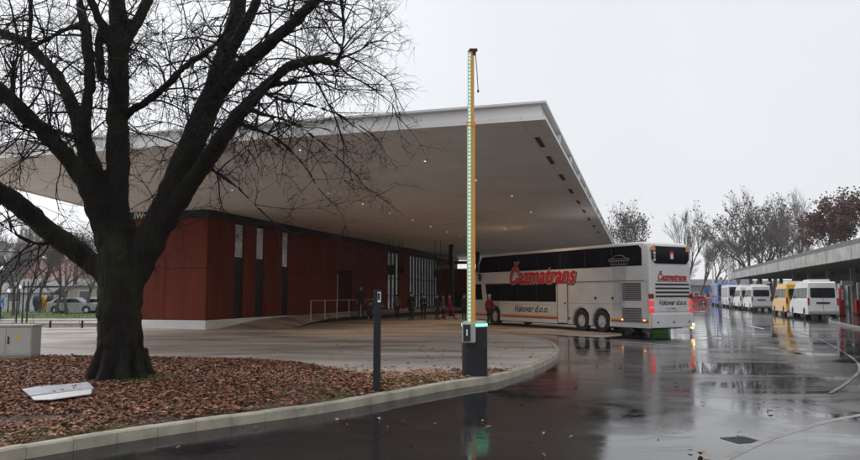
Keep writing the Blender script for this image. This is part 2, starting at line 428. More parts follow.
def side(P, off):
    out = []
    for i, p in enumerate(P):
        t = (P[min(i+1, len(P)-1)]-P[max(i-1, 0)]).normalized()
        out.append(p+Vector((-t.y, t.x, 0))*off)
    return out
KW = 0.14
kerb_in = side(kerb_c, KW)     # left of the travel direction = island side
def kerb_mesh(P, Q, name, h, every=2, gap=0.005, mat='concrete'):
    m = MB(); i = 0
    while i+every < len(P):
        j = i+every
        a0 = P[i].lerp(P[i+1], gap/0.25*0.5); b0 = P[j].lerp(P[j-1], gap/0.25*0.5)
        a1 = Q[i].lerp(Q[i+1], gap/0.25*0.5); b1 = Q[j].lerp(Q[j-1], gap/0.25*0.5)
        o = [a0]+[P[k] for k in range(i+1, j)]+[b0]; q = [a1]+[Q[k] for k in range(i+1, j)]+[b1]
        c = 0.02; dz = random.uniform(-0.006, 0.006)
        rows = []
        for a, b in zip(o, q):
            e = (b-a).normalized()
            rows.append([(a.x, a.y, -0.02), (a.x, a.y, h-c+dz), (a.x+e.x*c, a.y+e.y*c, h+dz), (b.x, b.y, h+dz), (b.x, b.y, -0.02)])
        vs = [p for r in rows for p in r]; fs = []
        for k in range(len(rows)-1):
            for s in range(4): fs.append((k*5+s, k*5+s+1, (k+1)*5+s+1, (k+1)*5+s)[::-1])
        fs.append((0, 1, 2, 3, 4)); L = (len(rows)-1)*5; fs.append((L+4, L+3, L+2, L+1, L))
        m.add(vs, fs); i = j
    return struct(m.build(name, mat))
kerb_mesh(kerb_c, kerb_in, 'kerb', KH+0.022)
# raised plaza behind the kerb: closed to the left far out of view; its back edge ramps down
backy = kerb_in[-1]
back = [Vector((backy.x-2, backy.y+0.6, 0)), Vector((-6, backy.y-0.2, 0)), Vector((-16, 34.0, 0)), Vector((-70, 36.0, 0))]
outline = [p for p in kerb_in] + back + [Vector((-70, 2, 0))]
m = MB(); m.sheet([(p.x, p.y, KH) for p in outline])
bk = [kerb_in[-1]] + back
for a, b in zip(bk[:-1], bk[1:]):
    m.add([(a.x, a.y, KH), (b.x, b.y, KH), (b.x, b.y+1.6, 0.002), (a.x, a.y+1.6, 0.002)], [(0, 3, 2, 1)])
struct(m.build('plaza', 'plaza'))
# flush paving of the bus bays, under the canopy and under the bus
pave_px = [(444, 330.4), (488, 331.4), (560, 335.0), (600, 337.6), (622, 335.5), (618, 318)]
pv = [zp(x, y, 0.004) for x, y in pave_px]
far = [Vector((24, 100, 0.004)), Vector((-30, 100, 0.004)), Vector((-30, 36.5, 0.004)), Vector((-16, 34.8, 0.004)), Vector((-6, backy.y+0.5, 0.004))]
m = MB(); m.sheet(pv+far); struct(m.build('bus_bay_paving', 'plaza'))
# darker smooth repair patch and its pale edge strip on the right
def band(px, w, z, name, mat, h=None):
    P = resample(catmull([zp(x, y, z) for x, y in px]), 0.25); Q = side(P, w)
    m = MB()
    for i in range(len(P)-1):
        m.add([P[i], P[i+1], Q[i+1], Q[i]], [(0, 1, 2, 3)])
    return struct(m.build(name, mat))
patch_px = [(560, 346), (640, 345), (700, 332), (752, 327), (800, 334), (836, 350), (856, 366), (846, 380), (815, 398), (770, 412), (700, 416), (600, 400)]
band([(752, 326), (786, 330), (815, 338), (842, 352), (858, 366), (848, 380), (826, 394)], 0.07, 0.007, 'patch_edge_strip', 'pavement')
band([(515, 334.5), (560, 337.5), (620, 341.5), (692, 347.5)], 0.10, 0.009, 'lane_line', 'paint_line')
band([(747, 325.5), (762, 329)], 0.16, 0.009, 'lane_dash', 'paint_line')
band([(722, 316), (729, 318)], 0.16, 0.009, 'lane_dash', 'paint_line')
band([(700, 311), (704, 312)], 0.16, 0.009, 'lane_dash', 'paint_line')
# near right pavement with its low kerb
rk = resample(catmull([zp(x, y, 0) for x, y in [(640, 500), (690, 474), (724, 461), (755, 446), (787, 435), (825, 424), (860, 417), (930, 402), (1050, 384)]]), 0.25)
rk_in = side(rk, -0.10)
m = MB(); 
for i in range(len(rk)-1):
    a, b, c, d_ = rk[i], rk[i+1], rk_in[i+1], rk_in[i]
    m.add([(a.x, a.y, 0), (b.x, b.y, 0), (b.x, b.y, 0.045), (a.x, a.y, 0.045), (c.x, c.y, 0.045), (d_.x, d_.y, 0.045)], [(0, 1, 2, 3)[::-1], (3, 2, 4, 5)[::-1]])
struct(m.build('kerb', 'concrete_wet'))
m = MB(); m.sheet([(p.x, p.y, 0.043) for p in rk_in]+[(30, 12, 0.043), (30, -6, 0.043), (2, -6, 0.043)]); struct(m.build('pavement', 'asphalt'))
# raised pavement under the far canopy
q0 = zp(829, 320.5, 0); q1 = zp(837, 324.5, 0); q2 = zp(860, 329.5, 0)
q1b = zp(829.5, 322.8, 0)
le = zp(842, 315, 0); lane_edge = [le+U*k for k in (0, 30, 60, 95)]
rp = resample(catmull([zp(1100, 372, 0), zp(960, 349, 0), q2, q1, q1b, q0, zp(834, 317.3, 0), lane_edge[0]]), 0.25)+resample([lane_edge[0]+U*0.2, lane_edge[3]], 0.25)
rp_in = side(rp, -0.15)
kerb_mesh(rp[:int(len(rp))], rp_in, 'kerb', 0.13, every=4, mat='concrete_wet')
m = MB(); m.sheet([(p.x, p.y, 0.125) for p in rp_in]+[(110, 140, 0.125), (110, 40, 0.125)]); struct(m.build('pavement', 'asphalt2'))

# ------------------------------------------------------------------ leafy bed on the island
bed_px = [(-60, 357), (40, 357), (150, 358.5), (250, 360.5), (300, 364), (340, 371), (372, 377), (392, 383)]
bed_back = [zp(x, y, KH) for x, y in bed_px]
ins = side(kerb_c, KW+0.01)
k_end = min(range(len(ins)), key=lambda i: (ins[i]-zp(398, 390, KH).xyz).to_2d().length)
bed = [(p.x, p.y, KH+0.02) for p in ins[:k_end]]+[(p.x, p.y, KH+0.02) for p in reversed(bed_back)]
bed2 = bed
m = MB(); m.sheet(bed2); struct(m.build('soil_bed', 'soil'))
k2 = min(range(len(ins)), key=lambda i: (ins[i]-zp(520, 369, KH).xyz).to_2d().length)
gb = [(p.x, p.y, KH+0.014) for p in ins[k_end-1:k2]]+[tuple(zp(x, y, KH+0.014)) for x, y in [(505, 370), (470, 371), (430, 376), (395, 382)]]
m = MB(); m.sheet(gb); struct(m.build('gravel_bed', 'gravel'))
def inside(x, y, poly):
    c = False; n = len(poly); j = n-1
    for i in range(n):
        xi, yi = poly[i][0], poly[i][1]; xj, yj = poly[j][0], poly[j][1]
        if (yi > y) != (yj > y) and x < (xj-xi)*(y-yi)/(yj-yi)+xi: c = not c
        j = i
    return c
TREE = zp(121, 380, KH)
def leaf(m, x, y, z, s, mi):
    a = random.uniform(0, 2*PI); tl = random.uniform(-0.6, 0.6); cu = random.uniform(0.1, 0.5)
    R = Matrix.Rotation(a, 3, 'Z') @ Matrix.Rotation(tl*0.7, 3, 'X') @ Matrix.Rotation(random.uniform(-0.5, 0.5), 3, 'Y')
    # pointed lobed leaf, two halves folded along the midrib
    pts = [(-1, 0, 0), (-0.35, 0.62, cu), (0.1, 0.42, cu*0.7), (0.35, 0.6, cu), (1, 0, 0.1), (0.35, -0.6, cu), (0.1, -0.42, cu*0.7), (-0.35, -0.62, cu)]
    vs = [Vector((x, y, z)) + R @ (Vector(p)*s) for p in pts]
    m.add(vs, [(0, 4, 3, 2, 1), (0, 7, 6, 5, 4)], mi)
ml = MB(); cnt = 0
xs = [p[0] for p in bed2]; ys = [p[1] for p in bed2]
while cnt < 42000:
    x = random.uniform(-14, max(xs)); y = random.uniform(min(ys), max(ys))
    if not inside(x, y, bed2) or abs(x) > y*0.72+1.5: continue
    # sparser strip beside the kerb and to the right of the post
    dk = min((abs(p[0]-x)+abs(p[1]-y)) for p in bed2[:k_end:6])
    if dk < 0.55 and random.random() < 0.55: continue
    if (x+5.6)**2/1.2+(y-9.0-(x+5.6)*0.45)**2/0.12 < 1 and random.random() < 0.85: continue
    if x > -2.4 and random.random() < 0.55: continue
    r = random.random(); mi = 0 if r < 0.55 else (1 if r < 0.86 else 2)
    leaf(ml, x, y, KH+0.028+random.random()*0.035, random.uniform(0.018, 0.047)*(1.5 if random.random() < 0.04 else 1), mi); cnt += 1
tag(ml.build('fallen_leaves', ['leaf1', 'leaf2', 'leaf3']), 'carpet of russet and tan fallen leaves under the big bare tree', 'leaves', kind='stuff')
ms = MB(); c = 0
while c < 1500:
    p = zp(random.uniform(330, 545), random.uniform(340, 392), KH)
    if p.x > 4 or not inside(p.x, p.y, [(q.x, q.y) for q in outline]): continue
    if random.random() > max(0.02, 1-abs((p.y-13.4))/2.4): continue
    r = random.random(); leaf(ms, p.x, p.y, KH+0.035, random.uniform(0.03, 0.06), 0 if r < 0.5 else (1 if r < 0.6 else 2)); c += 1
for k in range(34):
    p = zp(random.uniform(120, 820), random.uniform(400, 458), 0)
    leaf(ms, p.x, p.y, 0.02, random.uniform(0.02, 0.04), random.choice((0, 2)))
for px, py in ((700, 456), (706, 457), (703, 455), (620, 367), (575, 386), (488, 429), (521, 404), (676, 385), (770, 413)):
    p = zp(px, py, 0); leaf(ms, p.x, p.y, 0.025, 0.05, random.choice((0, 2)))
for k in range(9):
    p = zp(random.uniform(35, 85), random.uniform(385, 393), 0.30); leaf(ms, p.x, p.y, 0.315, 0.03, random.choice((0, 1)))
tag(ms.build('scattered_leaves', ['leaf1', 'leaf2', 'leaf3']), 'loose fallen leaves scattered over the paving and the wet asphalt', 'leaves', kind='stuff')
# moss strips and tufts
mm = MB()
def moss_blob(px, py, rx, ry):
    c = zp(px, py, KH); pts = []
    for k in range(22):
        a = 2*PI*k/22; r = random.uniform(0.7, 1.1)
        q = Vector((c.x+math.cos(a)*rx*r, c.y+math.sin(a)*ry*r, KH+0.024))
        pts.append(q)
    pts = [q for q in pts if inside(q.x, q.y, [(o.x, o.y) for o in ins]+[(-70, 30), (-70, 2)])]
    if len(pts) > 3: mm.sheet(pts)
for a in [(415, 381, 1.0, 0.16), (450, 378, 0.5, 0.10), (396, 384, 0.5, 0.13), (330, 396, 0.5, 0.14), (505, 371, 0.5, 0.15), (150, 380, 0.5, 0.3), (30, 436, 0.5, 0.16), (75, 426, 0.3, 0.1), (488, 375, 0.25, 0.08), (5, 440, 0.4, 0.2), (110, 428, 0.5, 0.12), (435, 379, 0.8, 0.12), (360, 393, 0.4, 0.12)]: moss_blob(*a)
struct(mm.build('moss', 'moss'))
gt = MB()
def blade(m, x, y, z, h, w=0.006):
    a = random.uniform(0, 2*PI); l = random.uniform(0.1, 0.5)*h
    dx, dy = math.cos(a), math.sin(a)
    m.add([(x-dy*w, y+dx*w, z), (x+dy*w, y-dx*w, z), (x+dx*l*0.4+dy*w*0.6, y+dy*l*0.4-dx*w*0.6, z+h*0.6), (x+dx*l, y+dy*l, z+h)], [(0, 1, 2, 3)])
for px, py, rx, ry, nb, hh in [(152, 380, 0.6, 0.3, 420, 0.10), (135, 384, 0.4, 0.15, 160, 0.08), (415, 381, 1.0, 0.18, 500, 0.05), (330, 397, 0.6, 0.15, 250, 0.05), (30, 436, 0.5, 0.15, 200, 0.05), (505, 371, 0.6, 0.15, 200, 0.05), (488, 376, 0.3, 0.1, 120, 0.06), (75, 426, 0.3, 0.1, 100, 0.05), (5, 440, 0.5, 0.2, 300, 0.05), (55, 432, 0.6, 0.15, 300, 0.05), (435, 379, 0.9, 0.14, 500, 0.045), (395, 385, 0.6, 0.14, 300, 0.05), (250, 412, 0.7, 0.1, 150, 0.045)]:
    c = zp(px, py, KH)
    for k in range(nb):
        x = c.x+random.gauss(0, rx*0.5); y = c.y+random.gauss(0, ry*0.5)
        if inside(x, y, [(o.x, o.y) for o in outline]): blade(gt, x, y, KH+0.02, hh*random.uniform(0.5, 1.2))
tag(gt.build('grass_tufts', 'grass'), 'short green grass tufts by the trunk and along the kerb', 'grass', kind='stuff')

# ------------------------------------------------------------------ the big tree
TY = TREE.y
def edgeY(x): return A.y + (A.x-x)*(U.x/U.y) - 0.35    # stay in front of the canopy edge
tree = thing('bare_tree', (TREE.x, TREE.y, KH-0.02), 0, 'large dark bare tree with a thick trunk standing in fallen leaves', 'tree')
def TP(px, py, dy=0.0):
    p = at(px, py, TY+dy)
    if p.y > edgeY(p.x): p.y = edgeY(p.x)
    return p - Vector(tree.location)
PXM = TY/F
limbs = {
 'trunk': [(121, 386, 0, 58), (121, 379, 0, 54), (120.5, 368, 0, 50), (120, 350, 0, 47), (120, 325, 0, 46), (120, 302, 0, 46), (121, 284, 0, 47), (122, 268, 0, 48), (121, 250, 0, 46), (119, 232, 0, 40), (117, 214, 0, 26)],
 'low_left': [(123, 318, .05, 16), (115, 290, .05, 25), (104, 273, .1, 26), (84, 257, .2, 25), (60, 240, .0, 23), (36, 219, -.3, 21), (14, 201, -.6, 20), (-15, 182, -.9, 18), (-60, 150, -1.2, 14)],
 'mid_left': [(112, 245, 0, 34), (100, 212, -.2, 28), (86, 182, -.4, 21), (70, 160, -.6, 18), (52, 141, -.8, 17), (36, 124, -1, 16), (20, 109, -1.2, 15), (0, 90, -1.4, 15), (-30, 70, -1.6, 13)],
 'up_left': [(106, 215, -.1, 28), (96, 182, -.1, 23), (88, 155, 0, 19), (79, 125, .1, 17), (70, 100, .2, 14), (58, 78, .3, 13), (42, 58, .4, 12), (24, 42, .5, 11), (0, 32, .6, 10), (-25, 22, .7, 8)],
 'moss_stub': [(86, 150, 0, 17), (84, 125, -.1, 15), (88, 100, -.2, 13), (90, 74, -.3, 12.5), (88, 48, -.3, 13), (86, 26, -.3, 12), (80, 5, -.3, 8), (78, -20, -.3, 7)],
 'arch_left': [(87, 30, -.3, 7), (74, 27, -.4, 6), (60, 32, -.5, 5.5), (46, 40, -.6, 5), (30, 44, -.7, 4), (12, 40, -.8, 3)],
 'centre': [(120, 240, 0, 36), (117, 205, 0, 27), (117, 170, .05, 25), (118, 135, .1, 24), (118, 100, .15, 23), (119, 66, .2, 23), (118, 35, .25, 20), (117, 5, .3, 18), (113, -30, .3, 15)],
 'centre_l': [(115, 50, .2, 14), (104, 28, .1, 12), (95, 10, .0, 10), (88, -10, -.1, 9)],
 'hang_stub': [(103, 24, .1, 8), (99, 40, .1, 10), (100, 62, .05, 10), (102, 80, 0, 8)],
 'centre_r': [(121, 50, .2, 16), (130, 34, .3, 14), (139, 18, .4, 14), (148, 0, .5, 13), (156, -20, .6, 11)],
 'cross_r': [(122, 118, .15, 12), (131, 111, 0, 9), (148, 100, -.2, 8), (166, 86, -.4, 7.5), (182, 69, -.6, 7), (197, 58, -.8, 6.5), (212, 48, -1, 5), (226, 30, -1.2, 4), (236, 8, -1.4, 3)],
 'big_right': [(120, 330, 0, 22), (128, 290, 0, 31), (138, 264, 0, 34), (150, 240, 0, 34), (161, 218, .05, 31), (172, 192, .05, 31), (183, 164, .1, 29), (195, 138, .15, 28), (206, 112, .2, 27), (214, 90, .2, 26), (222, 64, .25, 23), (230, 38, .3, 20), (237, 12, .3, 18), (240, -20, .3, 15)],
 'right_fork': [(218, 80, .2, 16), (231, 52, .0, 14), (244, 26, -.2, 12), (256, 2, -.3, 11), (264, -22, -.4, 9)],
 'moss_right': [(206, 112, .15, 20), (220, 92, 0, 18), (236, 72, -.2, 16), (254, 56, -.4, 15), (272, 42, -.6, 14), (290, 26, -.8, 12), (306, 10, -1.0, 11), (322, -8, -1.1, 9)],
 'low_right': [(158, 232, 0, 26), (176, 206, -.1, 22), (192, 182, -.2, 20), (206, 162, -.3, 19), (220, 141, -.4, 18), (234, 121, -.5, 16), (248, 104, -.6, 14), (262, 90, -.7, 12), (276, 77, -.8, 11), (290, 66, -.9, 10), (304, 62, -1., 9), (318, 60, -1.1, 8), (334, 63, -1.2, 7.5), (339, 66, -1.2, 7)],
 'knob_up': [(337, 64, -1.2, 6), (342, 50, -1.25, 4.5), (344, 30, -1.3, 4), (342, 10, -1.3, 3.5), (338, -12, -1.3, 3)],
 'stub_r': [(268, 86, -.7, 7), (280, 84, -.8, 6), (296, 82, -.9, 5)],
 'droop1': [(248, 108, -.6, 6), (262, 114, -.8, 5), (280, 118, -1, 4), (298, 126, -1.2, 3), (318, 140, -1.3, 2.4), (336, 156, -1.4, 1.8)],
 'droop2': [(236, 122, -.5, 7), (252, 128, -.6, 5), (272, 136, -.8, 4), (290, 150, -.9, 3), (306, 168, -1.0, 2), (318, 188, -1., 1.4)],
 'droop3': [(262, 92, -.7, 6), (282, 100, -.9, 4.5), (306, 104, -1.1, 3.4), (332, 112, -1.2, 2.6), (360, 126, -1.3, 1.6)],
 'droop4': [(205, 165, -.3, 5), (222, 176, -.5, 4), (240, 190, -.6, 3), (258, 208, -.7, 2)],
 'low_twig_l': [(52, 240, 0, 6), (40, 244, -.3, 5), (22, 238, -.5, 4), (4, 226, -.7, 3)],
 'mid_up_l': [(30, 46, .5, 6), (30, 26, .4, 5), (31, 0, .3, 5), (30, -20, .3, 4)],
 'mid_up_l2': [(16, 104, -1.2, 6), (12, 80, -1.1, 5), (18, 50, -1, 4), (14, 20, -1, 3)],
 'mid_cross': [(80, 140, -.1, 7), (64, 134, -.4, 5), (44, 128, -.7, 4), (20, 126, -1, 3)],
}
tr = MB(); limb_paths = {}
for k, L in limbs.items():
    P = [TP(x, y, dy) for x, y, dy, wd in L]; R_ = [wd*PXM*0.5*0.89 for *_, wd in L]
    # smooth + gnarl
    PP = catmull(P, 4); RR = []
    for i in range(len(R_)-1):
        for j in range(4): RR.append(R_[i]+(R_[i+1]-R_[i])*j/4)
    RR.append(R_[-1])
    for i in range(1, len(PP)-1):
        j = 0.07*min(RR[i], 0.2)
        PP[i] = PP[i]+Vector((random.uniform(-j, j), random.uniform(-j, j), random.uniform(-j, j)))
        RR[i] *= random.uniform(0.98, 1.03)
    o0 = len(tr.v)
    tr.tube(PP, RR, 14 if R_[0] > 0.15 else 8)
    for vi in range(o0, len(tr.v)):     # ridged bark outline
        v = Vector(tr.v[vi]); q = 0.006+0.012*(R_[0] > 0.3); tr.v[vi] = tuple(v+Vector((random.uniform(-q, q), random.uniform(-q, q), 0)))
    limb_paths[k] = (PP, RR)
# root flare
for k in range(9):
    a = 2*PI*k/9+0.3
    tr.tube([(math.cos(a)*0.36, math.sin(a)*0.36, 0.6), (math.cos(a)*0.44, math.sin(a)*0.44, 0.22), (math.cos(a)*0.55, math.sin(a)*0.55, 0.04), (math.cos(a)*0.72, math.sin(a)*0.72, -0.08)], [0.10, 0.14, 0.12, 0.06], 8)
trunk_o = tr.build('trunk', 'bark', tree, smooth=True)
rmod = trunk_o.modifiers.new('r', 'REMESH'); rmod.mode = 'VOXEL'; rmod.voxel_size = 0.024; rmod.use_smooth_shade = True
smod = trunk_o.modifiers.new('s', 'SMOOTH'); smod.factor = 0.5; smod.iterations = 3
dg = bpy.context.evaluated_depsgraph_get(); dg.update()
tme = bpy.data.meshes.new_from_object(trunk_o.evaluated_get(dg)); trunk_o.modifiers.clear(); trunk_o.data = tme
from mathutils import noise as mnoise
nrm = [v.normal.copy() for v in tme.vertices]
for v, vn in zip(tme.vertices, nrm):      # bark furrows
    c = v.co.copy(); q = mnoise.fractal(Vector((c.x*11, c.y*11, c.z*2.2)), 1.0, 2.0, 3); w2 = mnoise.noise(Vector((c.x*2.5, c.y*2.5, c.z*1.6)))
    v.co = c+vn*(0.024*q+0.022*w2)
print('trunk verts', len(tme.vertices))
tw = MB()
OX = Vector(tree.location)
def clampP(p):
    w_ = p+OX
    e = edgeY(w_.x)
    if w_.y > e: w_.y = e-random.uniform(0, 0.3)
    return w_-OX
def twig(p, d, L, r, depth, droop):
    n = max(3, int(L/0.22)); pts = [p.copy()]; d = d.normalized(); cur = p.copy(); kids = []
    for i in range(n):
        d = (d + Vector((random.gauss(0, .16), random.gauss(0, .16), random.gauss(0, .16)-droop*0.07))).normalized()
        cur = clampP(cur + d*(L/n)); pts.append(cur.copy()); kids.append((cur.copy(), d.copy()))
    rad = [r*(1-0.75*i/n) for i in range(n+1)]
    tw.tube(pts, rad, 3 if r < 0.014 else 5, cap=False)
    if depth > 0:
        k = random.randint(3, 5) if depth > 1 else random.randint(2, 4)
        for _ in range(k):
            q, dd = random.choice(kids[len(kids)//5:])
            s = Vector((random.gauss(0, 1), random.gauss(0, .7), random.gauss(0, 1))).normalized()
            nd = (dd*0.75+s*0.75).normalized()
            twig(q, nd, L*random.uniform(0.38, 0.68), max(0.0042, r*0.55), depth-1, droop)
spawn = {'low_left': (16, 1.5), 'mid_left': (24, 1.6), 'up_left': (26, 1.5), 'moss_stub': (14, 1.3), 'arch_left': (14, 1.2), 'centre': (22, 1.5), 'centre_l': (10, 1.3), 'centre_r': (12, 1.4), 'cross_r': (22, 1.4), 'big_right': (26, 1.5), 'right_fork': (14, 1.4), 'moss_right': (24, 1.5), 'low_right': (28, 1.45), 'knob_up': (17, 1.1), 'stub_r': (6, 1.2), 'droop1': (10, 1.0), 'droop2': (11, 1.1), 'droop3': (11, 0.95), 'droop4': (9, 1.0), 'low_twig_l': (10, 1.2), 'mid_up_l': (13, 1.2), 'mid_up_l2': (13, 1.2), 'mid_cross': (12, 1.2), 'hang_stub': (3, 0.8)}
for k, (cntk, L0) in spawn.items():
    cntk = int(cntk*0.85)
    PP, RR = limb_paths[k]; nP = len(PP)
    for _ in range(cntk):
        t = random.uniform(0.22 if nP > 20 else 0.05, 1.0)
        i = min(nP-2, int(t*(nP-1)))
        if k in ('big_right', 'centre', 'low_left', 'mid_left') and t < 0.4 and random.random() < 0.6: continue
        p = PP[i]; td = (PP[i+1]-PP[i]).normalized()
        s = Vector((random.gauss(0, 1), random.gauss(0, .6), random.gauss(0.1, 1))).normalized()
        d0 = (td*0.5+s).normalized()
        twig(p, d0, L0*random.uniform(0.6, 1.25), min(RR[i]*0.5, random.uniform(0.014, 0.026)), 3 if random.random() < 0.6 else 2, random.choice((0.2, 1.0, 1.6)))
    # terminal sprays
    twig(PP[-1], (PP[-1]-PP[-3]), L0, min(RR[-1], 0.02), 3, 0.6)
print('twig faces', len(tw.f))
tw.build('crown', 'twig', tree)

# ------------------------------------------------------------------ station canopy
canopy = thing('station_canopy', (A.x, A.y, 0), 0, 'huge flat canopy roof with white edge and beige underside over the bus station', 'canopy')
AO = Vector((A.x, A.y, 0))
B_ = Vector((-15.6, 0, 0)); B_.y = A.y+(A.x-B_.x)*(U.x/U.y)
Cc = Vector((-15.6, 92, 0))
Dd = Vector((A.x, A.y, 0))+U*64
poly = [Vector((A.x, A.y, 0)), Dd, Dd-V*45, Cc, B_]
poly[2] = Vector((-15.6, (Dd.y+(Dd.x+15.6)*(U.x/U.y)), 0))
poly = [poly[0], poly[1], poly[2], B_]
loc = [p-AO for p in poly]
T_ = 0.40
m = MB(); m.prism([(p.x, p.y) for p in loc][::-1], H, H+0.06); m.build('soffit', 'soffit', canopy)
def inset(P, d):
    out = []; n = len(P)
    for i in range(n):
        a, b, c = P[i-1], P[i], P[(i+1) % n]
        e1 = (b-a).normalized(); e2 = (c-b).normalized()
        n1 = Vector((-e1.y, e1.x, 0)); n2 = Vector((-e2.y, e2.x, 0))
        s = (n1+n2); s = s*(d/(1+n1.dot(n2))); out.append(b+s)
    return out
# orientation sign
ar = sum(loc[i].x*loc[(i+1) % 4].y-loc[(i+1) % 4].x*loc[i].y for i in range(4))
sg = 1 if ar > 0 else -1
m = MB(); q = inset(loc, 0.10*sg); m.prism([(p.x, p.y) for p in q][::-1], H+0.061, H+T_-0.05); m.build('fascia', 'white', canopy)
m = MB(); q = inset(loc, -0.03*sg); m.prism([(p.x, p.y) for p in q][::-1], H+T_-0.049, H+T_)
m.build('roof_edge', 'white', canopy)
m = MB(); q = inset(loc, -0.015*sg); q2 = inset(loc, 0.09*sg)
for i in range(4):
    j = (i+1) % 4
    a, b, c, d_ = q[i], q[j], q2[j], q2[i]
    vs = [(p.x, p.y, z) for z in (H-0.035, H-0.002) for p in (a, b, c, d_)]
    m.add(vs, [(0, 1, 2, 3), (7, 6, 5, 4), (0, 4, 5, 1), (1, 5, 6, 2), (2, 6, 7, 3), (3, 7, 4, 0)])
m.build('lower_trim', 'white', canopy)
# ribs on the fascia of the right edge
m = MB()
for k in range(1, 20):
    p = U*(k*3.2); MB().box((p.x-V.x*0.05, p.y-V.y*0.05, H+0.2), (0.12, 0.10, 0.28), ROT_U).build('fascia_rib', 'white', canopy)
e = 0
for y in (142, 160, 177, 191, 202, 211, 219, 226, 232):
    pxs = {142: 540, 160: 550.6, 177: 562, 191: 571, 202: 578.5, 211: 584, 219: 589, 226: 594, 232: 598}
    p = zp(pxs[y], y, H)-AO
    MB().box((p.x, p.y, H-0.012), (1.15, 0.12, 0.02), ROT_U).build('vent_slot', 'black', canopy)
DL = 260
for px, py in ((328.6, 193), (362.7, 204), (390, 213), (412.7, 220), (430.5, 226.5), (447, 231.7), (460, 236.5), (425, 161), (476, 180), (512, 196), (300, 150), (232, 190), (531, 212), (505, 229)):
    p = zp(px, py, H)-AO
    MB().tube([(p.x, p.y, H-0.02), (p.x, p.y, H-0.003)], 0.026, 10).build('downlight', 'downlight', canopy)
def spot(p, e=DL):
    l = bpy.data.lights.new('soffit_spot', 'SPOT'); l.energy = e; l.color = (1.0, 0.70, 0.46); l.spot_size = math.radians(150); l.spot_blend = 1.0; l.shadow_soft_size = 0.15
    o = bpy.data.objects.new('soffit_spot', l); COL.objects.link(o); o.location = (p.x, p.y, H-0.06)
for px, py in ((362.7, 204), (412.7, 220), (447, 231.7), (531, 212), (505, 229), (460, 245)):  # last spot has no fitting, added to warm the far end
    spot(zp(px, py, H))

# ------------------------------------------------------------------ red station hall
hall = thing('station_hall', P0, ROT_U, 'long rust red panelled station hall with dark slit windows under the canopy', 'building')
# local frame: x along U, y to the left of U (away from the bus); wall on y = 0, end face on x = 0
WL = 47.0; WD = 4.6
HB = H-0.36
def wpx(px, py=294):
    return plane_hit(px, py, P0, U)
slits = [(234, 242.4), (255.6, 263), (281.7, 287.5)]
sl_t = [(wpx(a)[0], wpx(b)[0]) for a, b in slits]
grid = [(wpx(387)[0], wpx(398.5)[0]), (wpx(409)[0], wpx(437)[0])]
door = (wpx(337)[0], wpx(352)[0])
print('slits', sl_t, 'grid', grid, 'door', door)
PT = 0.5; GB = 0.55
# wall panels individually jointed, leaving the openings
openings = sorted([(a, b, PT, HB) for a, b in sl_t]+[(a, b, PT, HB-0.2) for a, b in grid]+[(door[0], door[1], PT, 3.4)])
m = MB()
def wallseg(x0, x1, z0, z1):
    # panels of about 2.4 m with 2 cm joints
    n = max(1, round((x1-x0)/2.4)); zc = [z0]+([2.95] if z0 < 2.6 < z1 else [])+[z1]
    for i in range(n):
        a = x0+(x1-x0)*i/n+0.012; b = x0+(x1-x0)*(i+1)/n-0.012
        for k in range(len(zc)-1):
            m.box(((a+b)/2, 0.06, (zc[k]+zc[k+1])/2), (b-a, 0.12, zc[k+1]-zc[k]-0.024))
x = 0.13
for a, b, z0, z1 in openings:
    if a > x+0.05: wallseg(x, a, GB if x < 5.5 else PT, HB)
    if z1 < HB-0.3: wallseg(a, b, z1, HB)
    x = b
wallseg(x, WL, PT, HB)
# end face
n = 2
for i in range(n):
    a = WD*i/n+0.012; b = WD*(i+1)/n-0.012
    for z0, z1 in ((GB, 2.95), (2.95, HB)):
        m.box((0.06, (a+b)/2, (z0+z1)/2), (0.12, b-a, z1-z0-0.024))
for a, b in ((0, WD),):
    for z0, z1 in ((GB, HB),): m.box((WL/2, WD-0.06, (z0+z1)/2), (WL-0.3, 0.12, z1-z0-0.024))
m.build('wall', 'redwall', hall)
MB().box((WL/2, WD/2+0.03, HB/2), (WL-0.34, WD-0.34, HB-0.01)).build('core', 'black', hall)
MB().box((WL/2-0.05, WD/2, (HB+H)/2+0.0), (WL+0.2, WD+0.2, H-HB-0.01)).build('clerestory_band', 'dark_metal', hall)
MB().box((WL/2+0.02, WD/2, GB/2-0.01), (WL-0.02, WD-0.02, GB-0.02)).build('plinth', 'white_wall', hall)
for i, (a, b) in enumerate(sl_t):
    f = MB().box(((a+b)/2, 0.10, (PT+HB)/2), (b-a-0.03, 0.10, HB-PT-0.02)).build('window', 'slit_glass', hall)
    zt = HB-0.1; zb = 3.6 if i < 2 else 3.3
    MB().box(((a+b)/2, 0.045, (zt+zb)/2), (b-a-0.12, 0.008, zt-zb)).build('pane', 'pane', f)
for a, b in grid:
    f = MB(); nn = max(3, round((b-a)/0.85))
    for k in range(nn+1): f.box((a+(b-a)*k/nn, 0.0, (PT+HB-0.2)/2), (0.07, 0.12, HB-0.2-PT-0.08))
    for z in (PT+0.03, 1.6, 3.0, HB-0.24): f.box(((a+b)/2, 0.0, z), (b-a+0.06, 0.10, 0.07))
    f = f.build('window', 'dark_metal', hall)
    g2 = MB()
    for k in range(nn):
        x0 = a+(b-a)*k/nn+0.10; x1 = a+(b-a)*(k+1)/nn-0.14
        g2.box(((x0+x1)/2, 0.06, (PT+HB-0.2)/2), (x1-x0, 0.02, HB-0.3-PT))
    g2.build('pane', 'daylight_glow', f)
dd = MB().box(((door[0]+door[1])/2, 0.08, (PT+3.4)/2), (door[1]-door[0]-0.06, 0.06, 2.85)).build('door', basic('dark_red_door', (0.06, 0.012, 0.008), 0.7, spec=0.1), hall)
MB().box((door[0]+0.06, 0.0, 1.95), (0.07, 0.04, 2.2)).build('handle', 'rail', dd)
